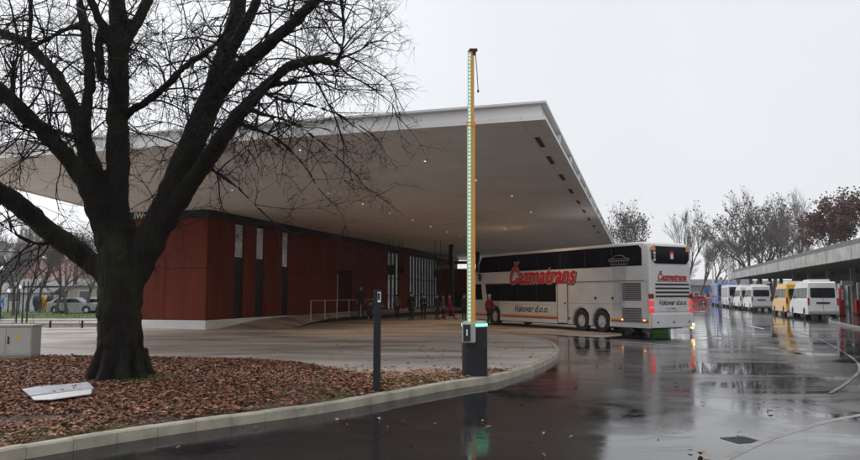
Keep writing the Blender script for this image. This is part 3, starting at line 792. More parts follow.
# sign lettering on the dark band of the end face
t_, z_ = plane_hit(144, 215, P0, V*-1)
text_mesh('sign_lettering', 'IWss', 0.42, 'white_wall', hall, rotcols(Vector((0, -1, 0)), Vector((0, 0, 1)), Vector((-1, 0, 0))), Vector((-0.17, t_, (HB+H)/2-0.02)), 0.008, 0.004)
# platform and ramp beside the hall
def loc_h(p): 
    q = p-P0; return (q.dot(U), q.dot(Vector((-U.y, U.x, 0))))
edge_px = [(295, 328), (312, 324.4), (328.6, 322), (350, 320.3), (374, 319), (408.5, 316.6), (440, 314.3), (470, 313)]
ed = [zp(x, y, 0.0) for x, y in edge_px]
m = MB(); mk_ = MB()
top = []; 
outer = []
zs = [0.02, 0.12, 0.2, 0.26, 0.28, 0.30, 0.30, 0.30]
o_pts = [(P0+U*0.0+V*0.03, 0.012), (P0+U*1.5+V*0.9, 0.012)]+[(p, z) for p, z in zip(ed, zs)]+[(P0+U*60+V*5, 0.3)]
i_pts = []
for p, z in o_pts:
    t = max(0.0, (p-P0).dot(U)); q = P0+U*t+V*0.012
    zi = min(PT, 0.012+PT*t/5.7)
    i_pts.append((q, max(z, zi)))
for k in range(len(o_pts)-1):
    a, za = o_pts[k]; b, zb = o_pts[k+1]; c, zc = i_pts[k+1]; d_, zd = i_pts[k]
    m.add([(a.x, a.y, za), (b.x, b.y, zb), (c.x, c.y, zc), (d_.x, d_.y, zd)], [(0, 1, 2, 3)])
    mk_.add([(a.x, a.y, 0), (b.x, b.y, 0), (b.x, b.y, zb-0.001), (a.x, a.y, za-0.001)], [(0, 1, 2, 3)])
struct(m.build('platform', 'plaza')); struct(mk_.build('platform_edge', 'near_black'))  # near-black edge face paints in the shadow line along the platform
# handrail on the platform
rail = thing('handrail', tuple(P0+V*1.25+Vector((0, 0, 0.38))), ROT_U, 'thin metal handrail with upright posts on the raised platform by the red hall', 'handrail')
r0 = Vector(rail.location); hp = []
for px in (311, 325, 337, 349, 361, 374):
    s, z = plane_hit(px, 300, r0, U); hp.append(s)
    MB().tube([(s, 0, -0.15), (s, 0, 1.0)], 0.032, 8).build('post', 'rail', rail)
MB().tube([(hp[0]-0.1, 0, 0.99), (hp[-1]+0.1, 0, 0.99)], 0.018, 8).build('rail', 'rail', rail)
# hanging departure displays, and the dark end of the hall beyond them
def display(px, py, wpxs, hpxs, Y, label, n):
    c = at(px, py, Y); wd = wpxs*Y/F; hd = hpxs*Y/F
    t = thing('hanging_display', (c.x, c.y, c.z-hd/2), 0.15, label, 'display')
    MB().box((0, 0, hd/2), (wd, 0.25, hd)).build('housing', 'black', t, bevel=0.02)
    MB().box((0, -0.135, hd/2), (wd*0.86, 0.012, hd*0.7)).build('screen', 'near_black', t)
    for sx in (-wd*0.3, wd*0.3): MB().tube([(sx, 0, hd), (sx, 0, H-c.z+hd/2-0.01)], 0.02, 6).build('hanger', 'dark_metal', t)
display(391, 270, 7, 10, 50, 'dark departure display hanging nearer the red door', 1)
display(400.5, 270, 6, 9, 52, 'smaller dark display hanging right of the other one by the first glazed bay', 2)
display(438, 273.5, 9, 8, 52, 'dark display hanging in front of the wide glazed bay near the column', 3)
def column(px, Y, label):
    p = at(px, 294, Y); t = thing('column', (p.x, p.y, 0), ROT_U, label, 'column')
    MB().box((0, 0, H/2), (0.34, 0.34, H-0.01)).build('shaft', 'dark_metal', t)
    MB().box((0, 0, 0.06), (0.5, 0.5, 0.12)).build('base_plate', 'dark_metal', t)
column(451.5, 56, 'dark square column carrying the canopy beyond the glazed bay')
column(478, 66, 'dark square column half hidden behind the lit barrier arm')
# cross beam and darker annex closing the far end
fa = thing('annex', at(452, 294, 74)-Vector((0, 0, CAMZ)), ROT_U-PI/2, 'dark glazed annex closing the far end under the canopy', 'building')
MB().box((8, 0.3, 2.2), (24, 0.5, 4.4)).build('wall', 'glass_dark', fa)
MB().box((1.1, 0.2, 3.0), (2.2, 0.5, 2.6)).build('red_panel', 'redwall', fa)
for k in range(9): MB().box((2.5+k*2.2, -0.02, 2.2), (0.12, 0.1, 4.4)).build('mullion', 'dark_metal', fa)
MB().box((8, 0.1, 5.05), (24, 0.4, 0.3)).build('beam', 'dark_metal', fa)

# ------------------------------------------------------------------ barrier
bp = zp(475.5, 378, KH)
bar = thing('parking_barrier', (bp.x, bp.y+0.22, KH), 0, 'raised barrier arm with lit green strip on a dark grey round cabinet', 'barrier')
BW = 25.5*bp.y/F/2
zt = at(475, 324, bp.y).z-KH
MB().tube([(0, 0, 0.0), (0, 0, 0.03)], [BW+0.03, BW+0.03], 28).build('base_plate', 'grey_metal', bar)
MB().tube([(0, 0, 0.03), (0, 0, zt-0.05)], BW, 36).build('cabinet', 'dark_metal', bar, smooth=False)
MB().tube([(0, 0, zt-0.05), (0, 0, zt)], BW+0.006, 36).build('led_ring', 'led_green', bar)
MB().tube([(0, 0, zt), (0, 0, zt+0.025), (0, 0, zt+0.05)], [BW-0.004, BW-0.01, BW-0.06], 36).build('lid', 'led_top', bar)
MB().box((BW*0.72, -BW*0.66, zt-0.42), (0.07, 0.06, 0.13)).build('lock', 'black', bar)
rb = MB().box((-0.13, -BW-0.01, zt-0.17), (0.26, 0.14, 0.38)).build('reader_box', 'cab_grey', bar, bevel=0.02)
MB().box((-0.17, -BW-0.09, zt-0.17), (0.14, 0.02, 0.32)).build('reader_screen', 'black', rb)
MB().box((-0.17, -BW-0.102, zt-0.16), (0.03, 0.004, 0.12)).build('reader_mark', 'white_wall', rb)
yA = bp.y-0.05; ya = yA-(bp.y+0.22)
def bz(py): return at(472, py, yA).z-KH
def bx_(px, py): return at(px, py, yA).x-bp.x
lo_l, lo_r = bx_(466.5, 322), bx_(475.5, 322)
zb0, zmid, ztop = bz(326), bz(124), bz(50)
xb = (lo_l+lo_r)/2; tilt = (bx_(471.3, 50)-bx_(471.5, 322))/(ztop-zb0)
xb = bx_(471.2, 322)
def armx(z, f): return xb+(z-zb0)*tilt+f
W1 = 0.082; W2 = 0.066
m = MB()
def slab(m, z0, z1, f0, f1, y0, y1):
    a0, a1, b0, b1 = armx(z0, f0), armx(z0, f1), armx(z1, f0), armx(z1, f1)
    m.add([(a0, y0, z0), (a1, y0, z0), (a1, y1, z0), (a0, y1, z0), (b0, y0, z1), (b1, y0, z1), (b1, y1, z1), (b0, y1, z1)], [(3, 2, 1, 0), (4, 5, 6, 7), (0, 1, 5, 4), (1, 2, 6, 5), (2, 3, 7, 6), (3, 0, 4, 7)])
slab(m, zb0-0.05, zmid, -W1, W1, ya, ya+0.05); slab(m, zmid, ztop, -W2, W2*0.95, ya+0.006, ya+0.044)
arm = m.build('arm', 'orange', bar)
m = MB(); slab(m, zb0, zmid-0.05, -W1+0.004, -0.002, ya-0.008, ya-0.002); slab(m, zmid+0.05, ztop-0.05, -W2+0.002, -0.004, ya-0.002, ya+0.004)
m.build('led_strip', 'led', arm)
z = zb0+0.1
while z < ztop-0.1:
    wx = -0.035 if z < zmid else -0.03; yy = ya-0.014 if z < zmid else ya-0.008
    m = MB(); slab(m, z, z+0.032, wx-0.018, wx+0.018, yy, yy+0.004); m.build('led_dot', 'led_dot', arm); z += 0.075
m = MB(); slab(m, zmid-0.05, zmid+0.04, -W1-0.006, W1+0.008, ya-0.012, ya+0.056); m.build('collar', 'orange', arm)
m = MB(); slab(m, ztop-0.02, ztop+0.03, -W2*0.5, 0.13, ya-0.02, ya+0.05); slab(m, ztop-0.10, ztop-0.02, 0.03, 0.10, ya-0.01, ya+0.04); m.build('end_cap', 'black', arm)
xh = armx(ztop, 0.09)
MB().tube([(xh, ya+0.02, ztop-0.05), (xh+0.03, ya+0.02, ztop-0.45), (xh+0.05, ya+0.02, ztop-0.84)], 0.008, 6).tube([(xh+0.05, ya+0.02, ztop-0.82), (xh+0.05, ya+0.02, ztop-0.87)], 0.02, 8).build('support_chain', 'dark_metal', arm)
# second low reading post in front, dark pillar with screen
pp = zp(376.5, 392.5, KH)
ps = thing('ticket_pillar', (pp.x, pp.y+0.05, KH), 0, 'slim black pillar with a small lit screen at the edge of the leaves', 'pillar')
ht = at(376, 290, pp.y).z-KH
MB().box((0, 0, ht/2), (0.12, 0.11, ht)).build('post', 'dark_metal', ps, bevel=0.012)
MB().box((0, 0, 0.012), (0.22, 0.2, 0.024)).build('base_plate', 'dark_metal', ps)
MB().box((0.035, -0.058, ht-0.12), (0.055, 0.008, 0.17)).build('screen', 'screen', ps)
MB().box((0.03, -0.064, ht-0.11), (0.040, 0.006, 0.12)).build('screen_face', 'black', ps)
MB().box((0.085, -0.04, ht-0.27), (0.05, 0.07, 0.04)).build('nozzle', 'black', ps)

# ------------------------------------------------------------------ electrical cabinet and zinc sheet
cb = zp(20, 361, KH)
cab = thing('electrical_cabinet', (cb.x-0.1, cb.y+0.25, KH), 0.04, 'grey two door electrical cabinet with yellow warning sticker beside the leaves', 'cabinet')
ch = at(20, 325, cb.y).z-KH
x1 = at(30, 350, cb.y).x-cb.x+0.1; x0 = -1.55
MB().box(((x0+x1)/2, 0, 0.06), (x1-x0-0.04, 0.4, 0.12)).build('base', 'concrete', cab)
MB().box(((x0+x1)/2, 0, (0.12+ch-0.05)/2), (x1-x0, 0.46, ch-0.17)).build('body', 'cab_grey', cab, bevel=0.008)
MB().box(((x0+x1)/2, 0, ch-0.02), (x1-x0+0.05, 0.52, 0.045)).build('lid', 'cab_grey', cab, bevel=0.008)
sx_ = at(5, 350, cb.y).x-cb.x+0.1
for a, b in ((sx_+0.012, x1-0.02), (x0+0.02, sx_-0.012)):
    dr = MB().box(((a+b)/2, -0.236, (0.15+ch-0.08)/2+0.01), (b-a, 0.012, ch-0.24)).build('door', 'cab_grey', cab, bevel=0.004)
    MB().box((a+0.05, -0.25, 0.5), (0.035, 0.02, 0.18)).build('handle', 'black', dr)
tri = MB(); cxx = at(17, 335, cb.y).x-cb.x+0.1
tri.add([(cxx-0.075, -0.246, ch-0.33), (cxx+0.075, -0.246, ch-0.33), (cxx, -0.246, ch-0.2)], [(0, 1, 2)])
tri.build('warning_sticker', basic('warning_yellow', (0.75, 0.5, 0.02), 0.5), cab)
bolt = MB(); bolt.add([(cxx-0.012, -0.248, ch-0.27), (cxx+0.02, -0.248, ch-0.235), (cxx+0.006, -0.248, ch-0.275), (cxx+0.018, -0.248, ch-0.28), (cxx-0.012, -0.248, ch-0.322), (cxx, -0.248, ch-0.285)], [(0, 1, 2), (2, 3, 4), (2, 4, 5), (0, 2, 5)][:3]); bolt.build('sticker_mark', 'black', cab)
def sheetpt(px, py, z): return zp(px, py, z)
zsn = thing('metal_sheet', tuple(zp(57, 390, KH+0.06)), 0, 'bent zinc metal sheet lying flat on the leaves beside the trunk', 'metal sheet')
zo = Vector(zsn.location)
m = MB()
def ribbon(m, pts_a, pts_b, th=0.012):
    n = len(pts_a)
    vs = [p-zo for p in pts_a]+[p-zo for p in pts_b]; vs += [v-Vector((0, 0, th)) for v in vs]
    fs = []
    for i in range(n-1):
        fs += [(i, n+i, n+i+1, i+1), (2*n+i+1, 3*n+i+1, 3*n+i, 2*n+i), (i+1, 2*n+i+1, 2*n+i, i), (n+i, 3*n+i, 3*n+i+1, n+i+1)]
    fs += [(0, 2*n, 3*n, n), (n-1, 2*n-1, 4*n-1, 3*n-1)]
    m.add(vs, fs)
ribbon(m, [zp(22, 389, .29), zp(40, 386, .31), (zp(62, 384.5, .30)), zp(88, 382, .31)], [zp(30, 395.5, .25), zp(48, 393, .26), zp(68, 391, .255), zp(94, 388, .26)])
m.build('upper_sheet', 'shiny_sheet', zsn)
m = MB(); ribbon(m, [zp(31, 396.5, .25), zp(50, 393.8, .26), zp(92, 389, .25)], [zp(34, 399.5, .23), zp(52, 399, .235), zp(91, 393.5, .23)])
m.build('lower_sheet', 'white', zsn)

# ------------------------------------------------------------------ vehicles: shared helpers
def arch_outline(L, zb, top, wheels, r=0.56, nseg=9):
    """side outline (x forward, z up) closed counter-clockwise: bottom with wheel arches, then the given upper points front->rear"""
    pts = [(0.0, zb)]
    for wx, wz, wr in wheels:
        a0 = math.asin(max(-1, min(1, (zb-wz)/wr)))
        x_in = math.cos(a0)*wr
        pts.append((wx-x_in, zb))
        for k in range(1, nseg):
            a = (PI-a0) + (a0-(PI-a0))*k/nseg
            pts.append((wx+wr*math.cos(a), wz+wr*math.sin(a)))
        pts.append((wx+x_in, zb))
    return pts+top
def body_mesh(name, outline, W, mats, parent, belt=None, taper=0.0, ztop=4, bev=0.2, zbev=1e9, vert_bev=0.0, smooth_ang=40):
    bm = bmesh.new(); n = len(outline)
    L_ = [bm.verts.new((x, W/2, z)) for x, z in outline]; R_ = [bm.verts.new((x, -W/2, z)) for x, z in outline]
    bm.faces.new(L_[::-1]); bm.faces.new(R_)
    for i in range(n):
        j = (i+1) % n; bm.faces.new((L_[i], L_[j], R_[j], R_[i]))
    bmesh.ops.recalc_face_normals(bm, faces=bm.faces)
    # round the long roof edges and rear/front upright edges (the outline edges above zbev)
    ed = [e for e in bm.edges if abs(e.verts[0].co.y-e.verts[1].co.y) < 1e-6 and (e.verts[0].co.z+e.verts[1].co.z)/2 > zbev and max(e.verts[0].co.z, e.verts[1].co.z) > zbev+0.01]
    if bev: bmesh.ops.bevel(bm, geom=ed, offset=bev, segments=5, affect='EDGES', profile=0.5, clamp_overlap=True)
    if belt is not None and taper:
        bmesh.ops.bisect_plane(bm, geom=list(bm.verts)+list(bm.edges)+list(bm.faces), plane_co=(0, 0, belt), plane_no=(0, 0, 1))
        for v in bm.verts:
            if v.co.z > belt: v.co.y *= 1-taper*(v.co.z-belt)/(ztop-belt)
    bmesh.ops.triangulate(bm, faces=[f for f in bm.faces if len(f.verts) > 4])
    me = bpy.data.meshes.new(name); bm.to_mesh(me); bm.free()
    me.materials.append(M[mats])
    o = bpy.data.objects.new(name, me); COL.objects.link(o); o.parent = parent
    return o
def wheel(parent, x, y, r, wdt=0.28, out=1, spokes=8):
    wpar = MB()
    # tyre as lathe
    prof = [(r*0.60, -wdt/2), (r*0.92, -wdt/2), (r, -wdt*0.36), (r, wdt*0.36), (r*0.92, wdt/2), (r*0.60, wdt/2), (r*0.56, wdt*0.3)]
    n = 28
    for i in range(n):
        a0, a1 = 2*PI*i/n, 2*PI*(i+1)/n
        for k in range(len(prof)-1):
            (r0, y0), (r1, y1) = prof[k], prof[k+1]
            wpar.add([(x+r0*math.cos(a0), y+y0, r+r0*math.sin(a0)), (x+r1*math.cos(a0), y+y1, r+r1*math.sin(a0)), (x+r1*math.cos(a1), y+y1, r+r1*math.sin(a1)), (x+r0*math.cos(a1), y+y0, r+r0*math.sin(a1))], [(0, 1, 2, 3)])
    t = wpar.build('wheel', 'tyre', parent)
    rm = MB(); yo = y+out*wdt*0.22
    rm.tube([(x, y-out*0.05, r), (x, yo, r)], [r*0.6, r*0.6], n)
    for k in range(spokes):
        a = 2*PI*k/spokes
        rm.box((x+math.cos(a)*r*0.36, yo+out*0.015, r+math.sin(a)*r*0.36), (r*0.42, 0.03, r*0.1), rot=Matrix.Rotation(-a, 3, 'Y'))
    rm.tube([(x, yo, r), (x, yo+out*0.05, r)], [r*0.2, r*0.14], 14)
    rm.build('rim', 'alu', t)
    return t
def panel(parent, name, mat, pts, y, out=1, th=0.012):
    """flat thin panel on a side plane: pts in (x, z), at offset y, facing out"""
    n = len(pts)
    tri = tessellate_polygon([[Vector((p[0], p[1], 0)) for p in pts]])
    vs = [(p[0], y, p[1]) for p in pts]+[(p[0], y+out*th, p[1]) for p in pts]
    fs = [tuple(i+n for i in t) for t in tri]
    fs += [(i, (i+1) % n, (i+1) % n+n, i+n) for i in range(n)]
    m = MB(); m.add(vs, fs); o = m.build(name, mat, parent)
    bm = bmesh.new(); bm.from_mesh(o.data); bmesh.ops.recalc_face_normals(bm, faces=bm.faces); bm.to_mesh(o.data); bm.free()
    return o
def rpanel(parent, name, mat, pts, x, out=-1, th=0.012):
    n = len(pts)
    tri = tessellate_polygon([[Vector((p[0], p[1], 0)) for p in pts]])
    vs = [(x, p[0], p[1]) for p in pts]+[(x+out*th, p[0], p[1]) for p in pts]
    fs = [tuple(i+n for i in t) for t in tri]+[(i, (i+1) % n, (i+1) % n+n, i+n) for i in range(n)]
    m = MB(); m.add(vs, fs); o = m.build(name, mat, parent)
    bm = bmesh.new(); bm.from_mesh(o.data); bmesh.ops.recalc_face_normals(bm, faces=bm.faces); bm.to_mesh(o.data); bm.free()
    return o
def rrect(x0, x1, z0, z1, r=0.06, k=4):
    out = []
    for cx, cz, a0 in ((x1-r, z1-r, 0), (x0+r, z1-r, PI/2), (x0+r, z0+r, PI), (x1-r, z0+r, 3*PI/2)):
        for i in range(k+1):
            a = a0+PI/2*i/k; out.append((cx+r*math.cos(a), cz+r*math.sin(a)))
    return out

# ------------------------------------------------------------------ the double-deck coach
BD = Vector((-400, 703, 0)).normalized()
rc = zp(649.5, 337, 0); 
BL = 13.9; BWd = 2.55
left_n = Vector((-BD.y, BD.x, 0))
bo = Vector((9.30, 29.7, 0)) - left_n*(BWd/2)
bus = thing('double_deck_coach', bo, math.atan2(BD.y, BD.x), 'white double deck coach with red script logo, dark windows and orange stripe', 'coach')
BZ = 4.0
wr = 0.50
wheels_b = [(3.00, wr, 0.60), (4.36, wr, 0.60), (11.5, wr, 0.60)]
topb = [(BL-0.1, 0.30), (BL, 0.9), (BL-0.05, 1.5), (BL-0.28, 2.6), (BL-0.75, 3.6), (BL-1.05, BZ-0.12), (BL-1.5, BZ), (0.35, BZ), (0.10, BZ-0.1), (0.0, BZ-0.35), (-0.02, 2.2)]
ob = arch_outline(BL, 0.30, topb, wheels_b)
body = body_mesh('body', ob, BWd, 'bus_white', bus, bev=0.16, zbev=0.45)
for p in body.data.polygons: p.use_smooth = False
MB().box((BL/2, 0, 0.62), (BL-0.5, BWd-0.7, 0.75)).build('underbody', 'near_black', bus)
for x_, _, _ in wheels_b:
    for sy in (1, -1): wheel(bus, x_, sy*(BWd/2-0.17), wr, 0.28, sy, 10)
for sy in (1, -1):
    y = sy*(BWd/2+0.002)
    panel(bus, 'upper_windows', 'glass_bus', [(0.42, 2.97), (0.42, 3.72), (0.60, 3.86), (BL-1.25, 3.86), (BL-0.98, 3.5), (BL-0.86, 2.97)], y, sy)
    if sy > 0:
        panel(bus, 'lower_windows', 'glass_bus', [(6.12, 1.36), (6.12, 2.30), (BL-1.55, 2.30), (BL-1.75, 1.36)], y, sy)
        panel(bus, 'driver_window', 'glass_bus', [(BL-1.25, 1.42), (BL-1.12, 2.32), (BL-0.32, 2.32), (BL-0.14, 1.42)], y, sy)
        panel(bus, 'front_upper_window', 'glass_bus', [(BL-0.80, 3.02), (BL-0.92, 3.5), (BL-0.86, 3.52), (BL-0.52, 3.02)], y, sy)
    else:
        panel(bus, 'lower_windows', 'glass_bus', [(4.9, 1.36), (4.9, 2.30), (BL-0.5, 2.30), (BL-0.3, 1.36)], y, sy)
yl = BWd/2+0.003
# window dividers, roof seam
for k in range(1, 7):
    x_ = 0.42+k*(BL-2.4)/6.5
    panel(bus, 'window_joint', 'black', [(x_-0.02, 3.03), (x_-0.02, 3.81), (x_+0.02, 3.81), (x_+0.02, 3.03)], yl+0.013, 1, 0.004)
for k in range(1, 4):
    x_ = 6.12+k*1.55
    panel(bus, 'window_joint', 'black', [(x_-0.02, 1.37), (x_-0.02, 2.29), (x_+0.02, 2.29), (x_+0.02, 1.37)], yl+0.013, 1, 0.004)
# belt line, stripes
panel(bus, 'belt_line', 'black', [(0.3, 2.315), (0.3, 2.34), (BL-1.5, 2.34), (BL-1.5, 2.315)], yl, 1, 0.006)
segs = [(0.12, 2.32), (5.05, 10.8), (12.2, BL-0.3)]
for a, b in segs:
    panel(bus, 'orange_stripe', 'orange', [(a, 0.60), (a, 0.67), (b, 0.67), (b, 0.60)], yl, 1, 0.005)
    panel(bus, 'red_stripe', 'red', [(a, 0.55), (a, 0.597), (b, 0.597), (b, 0.55)], yl, 1, 0.005)
    panel(bus, 'sill_line', 'black', [(a, 0.515), (a, 0.535), (b, 0.535), (b, 0.515)], yl, 1, 0.004)
# emergency door outline and panels
dr = panel(bus, 'side_door', 'bus_white', rrect(5.26, 5.99, 0.32, 2.27, 0.1), yl, 1, 0.012)
def frame_ring(parent, name, mat, x0, x1, z0, z1, w, y, r=0.1):
    o = rrect(x0, x1, z0, z1, r); i = rrect(x0+w, x1-w, z0+w, z1-w, max(0.01, r-w)); n = len(o)
    m = MB(); m.add([(p[0], y, p[1]) for p in o]+[(p[0], y, p[1]) for p in i], [(k, (k+1) % n, (k+1) % n+n, k+n)[::-1] for k in range(n)])
    return m.build(name, mat, parent)
frame_ring(dr, 'door_seal', 'black', 5.22, 6.03, 0.30, 2.30, 0.045, yl+0.017)
MB().tube([(5.42, yl+0.014, 1.30), (5.42, yl+0.03, 1.30)], 0.05, 12).build('handle', 'black', dr)
for x_ in (2.2, 3.3):
    MB().tube([(x_, yl-0.01, 1.56), (x_, yl+0.014, 1.56)], 0.07, 14).build('filler_cap', 'black', bus)
for a, b in ((6.2, 7.6), (7.64, 9.1), (9.14, 10.7)):
    frame_ring(bus, 'locker_flap', 'line_grey', a, b, 0.50, 1.22, 0.012, yl+0.002, 0.02)
frame_ring(bus, 'locker_flap', 'line_grey', 1.75, 5.15, 1.30, 2.28, 0.012, yl+0.002, 0.02)
frame_ring(bus, 'locker_flap', 'line_grey', 0.12, 1.72, 0.70, 2.28, 0.012, yl+0.002, 0.02)
for z0, z1 in ((1.46, 2.24), (0.52, 1.16)):
    gset = panel(bus, 'side_grille', 'grille_grey', [(0.5, z0), (0.5, z1), (1.62, z1), (1.62, z0)], yl, 1, 0.008)
    mm_ = MB(); nn = int((z1-z0)/0.065)
    for k in range(nn): mm_.box((1.06, yl+0.014, z0+0.03+k*(z1-z0)/nn), (1.10, 0.012, 0.028))
    mm_.build('grille_slats', 'black', gset)
for x_, mt in ((0.35, 'amber_soft'), (1.62, 'amber_soft'), (7.9, 'orange_lens'), (9.6, 'orange_lens'), (6.4, 'orange_lens')):
    MB().box((x_, yl+0.012, 0.63), (0.10, 0.02, 0.05)).build('side_marker', mt, bus)
# logo lettering on the side: reads from the front of the coach to its rear
RL = rotcols(Vector((-1, 0, 0)), Vector((0, 0, 1)), Vector((0, 1, 0)))
text_mesh('logo_shadow', 'Čazmatrans', 1.18, 'black', bus, RL, Vector((7.37, yl+0.004, 2.61)), 0.002, 0.078, 0.3, 0.95)
text_mesh('logo_outline', 'Čazmatrans', 1.18, 'white_wall', bus, RL, Vector((7.40, yl+0.010, 2.66)), 0.002, 0.062, 0.3, 0.95)
text_mesh('logo_letters', 'Čazmatrans', 1.18, 'red', bus, RL, Vector((7.40, yl+0.016, 2.66)), 0.002, 0.042, 0.3, 0.95)
text_mesh('company_lettering', 'Vukovar d.o.o.', 0.50, 'black', bus, RL, Vector((8.2, yl+0.005, 0.97)), 0.002, 0.006, 0.45, 0.98)
# sketch of a tower on the side
tws = MB()
def ln(a, b, w=0.012):
    a = Vector((a[0], yl+0.02, a[1])); b = Vector((b[0], yl+0.02, b[1])); tws.tube([a, b], w, 4)
cx_ = 1.75
ln((cx_-0.62, 3.22), (cx_+0.62, 3.22)); ln((cx_-0.62, 3.30), (cx_+0.62, 3.30)); ln((cx_-0.62, 3.22), (cx_-0.62, 3.30)); ln((cx_+0.62, 3.22), (cx_+0.62, 3.30))
ln((cx_-0.45, 3.30), (cx_-0.22, 3.46)); ln((cx_+0.45, 3.30), (cx_+0.22, 3.46)); ln((cx_-0.22, 3.46), (cx_+0.22, 3.46))
for k in range(7):
    f = -1+k/3
    ln((cx_+f*0.5, 3.22), (cx_+f*0.30, 2.40), 0.010); ln((cx_+f*0.30, 2.40), (cx_+f*0.34+0.1, 1.0), 0.010)
for k in range(5):
    z = 3.05-k*0.16; ln((cx_-0.48+k*0.03, z), (cx_+0.48-k*0.03, z), 0.006)
tws.build('tower_drawing', 'grille_grey', bus)
# driver mirror and curved front pillar
MB().tube([(BL-0.9, yl, 3.5), (BL-0.75, yl+0.12, 3.0), (BL-1.0, yl+0.15, 2.85)], 0.03, 8).build('mirror_arm', 'black', bus)
MB().box((BL-1.2, yl+0.16, 2.70), (0.14, 0.12, 0.42)).build('mirror', 'black', bus, bevel=0.03)
# rear face
xr = -0.02; hw = BWd/2
rw = rpanel(bus, 'rear_window', 'glass_bus', [(-hw+0.14, 3.66), (-hw+0.14, 3.25), (-hw+0.30, 3.05), (hw-0.34, 3.05), (hw-0.12, 3.25), (hw-0.12, 3.68), (hw-0.34, 3.80), (-hw+0.34, 3.80)], xr, -1, 0.02)
for sy, zz in ((1, 3.70), (-1, 3.70)):
    rpanel(bus, 'corner_lamp', 'orange_lens', [(sy*(hw-0.34), 3.60), (sy*(hw-0.06), 3.60), (sy*(hw-0.06), 3.74), (sy*(hw-0.30), 3.86)], xr-0.021, -1, 0.02)
for zz, mt in ((3.50, 'alu'), (3.36, 'orange_lens'), (3.21, 'alu')):
    MB().tube([(xr-0.02, hw-0.26, zz), (xr-0.05, hw-0.26, zz)], 0.065, 14).build('round_lamp', mt, bus)
rpanel(bus, 'window_sticker', 'red', rrect(-0.17, 0.05, 3.24, 3.60, 0.03), xr-0.021, -1, 0.004)
rpanel(bus, 'window_sticker', 'white_wall', rrect(-0.14, 0.02, 3.26, 3.48, 0.03), xr-0.026, -1, 0.004)
RR_ = rotcols(Vector((0, -1, 0)), Vector((0, 0, 1)), Vector((-1, 0, 0)))
text_mesh('rear_logo_shadow', 'Čazmatrans', 0.40, 'black', bus, RR_, Vector((xr-0.006, -0.05, 2.46)), 0.002, 0.016, 0.2, 0.92)
text_mesh('rear_logo', 'Čazmatrans', 0.40, 'red', bus, RR_, Vector((xr-0.012, -0.05, 2.47)), 0.002, 0.010, 0.2, 0.92)
rpanel(bus, 'rear_logo_line', 'red', [(-1.0, 2.28), (0.9, 2.28), (0.9, 2.31), (-1.0, 2.31)], xr, -1, 0.006)
for k in range(4):
    rpanel(bus, 'rear_vent', 'black', rrect(-hw+0.16, hw-0.30, 2.12-k*0.17, 2.20-k*0.17, 0.02), xr, -1, 0.008)
text_mesh('rear_lettering', 'Vukovar d.o.o.', 0.30, 'black', bus, RR_, Vector((xr-0.006, -0.05, 1.38)), 0.002, 0.004, 0.4, 0.98)
plate = rpanel(bus, 'number_plate', 'white_wall', rrect(-0.32, 0.32, 1.05, 1.20, 0.02), xr, -1, 0.015)
text_mesh('plate_text', 'VU·396·EL', 0.13, 'black', plate, RR_, Vector((xr-0.018, 0, 1.12)), 0.001, 0.002)
frame_ring_m = MB()
rpanel(bus, 'engine_hatch_line', 'line_grey', [(-hw+0.12, 0.985), (hw-0.2, 0.985), (hw-0.2, 1.0), (-hw+0.12, 1.0)], xr, -1, 0.004)
bmp = MB().box((-0.03, 0, 0.62), (0.14, BWd-0.04, 0.62)).build('rear_bumper', 'bus_white', bus, bevel=0.05)
for yv in (-0.95, 0.0, 0.95): MB().tube([(-0.10, yv, 0.55), (-0.115, yv, 0.55)], 0.045, 12).build('sensor', 'black', bmp)
for sy in (1, -1):
    for zz, mt in ((1.66, 'red_lens'), (1.35, 'red_lit'), (1.06, 'red_lit')):
        MB().box((0.02, sy*(hw-0.08), zz), (0.12, 0.20, 0.20)).build('tail_lamp', mt, bus, bevel=0.02)
MB().box((-0.04, -(hw-0.06), 0.42), (0.14, 0.12, 0.09)).build('turn_lamp', 'amber_lit', bus)
MB().box((-0.04, -(hw-0.06), 0.28), (0.10, 0.10, 0.05)).build('turn_lamp', 'amber_lit', bus)
# front (seen only from another side)
MB().box((BL-0.36, 0, 3.15), (0.10, BWd-0.5, 0.9), rot=Matrix.Rotation(-0.35, 3, 'Y')).build('front_window', 'glass_bus', bus)
MB().box((BL-0.10, 0, 1.85), (0.10, BWd-0.5, 1.1), rot=Matrix.Rotation(-0.12, 3, 'Y')).build('windscreen', 'glass_bus', bus)
# stand-in block: its colours imitate a green and white glow beyond the coach
gs = thing('green_glow_block', tuple(zp(659, 333.5, 0)), 0.2, 'low stand-in block painted green and white for a glow on the wet road behind the coach', 'stand-in block')
MB().box((0, 0, 0.13), (0.75, 0.3, 0.26)).build('green_block', basic('green_glow_paint', (0.12, 0.36, 0.06), 0.6), gs, bevel=0.03)
MB().box((0.44, 0, 0.14), (0.12, 0.3, 0.28)).build('white_end', 'white', gs, bevel=0.02)

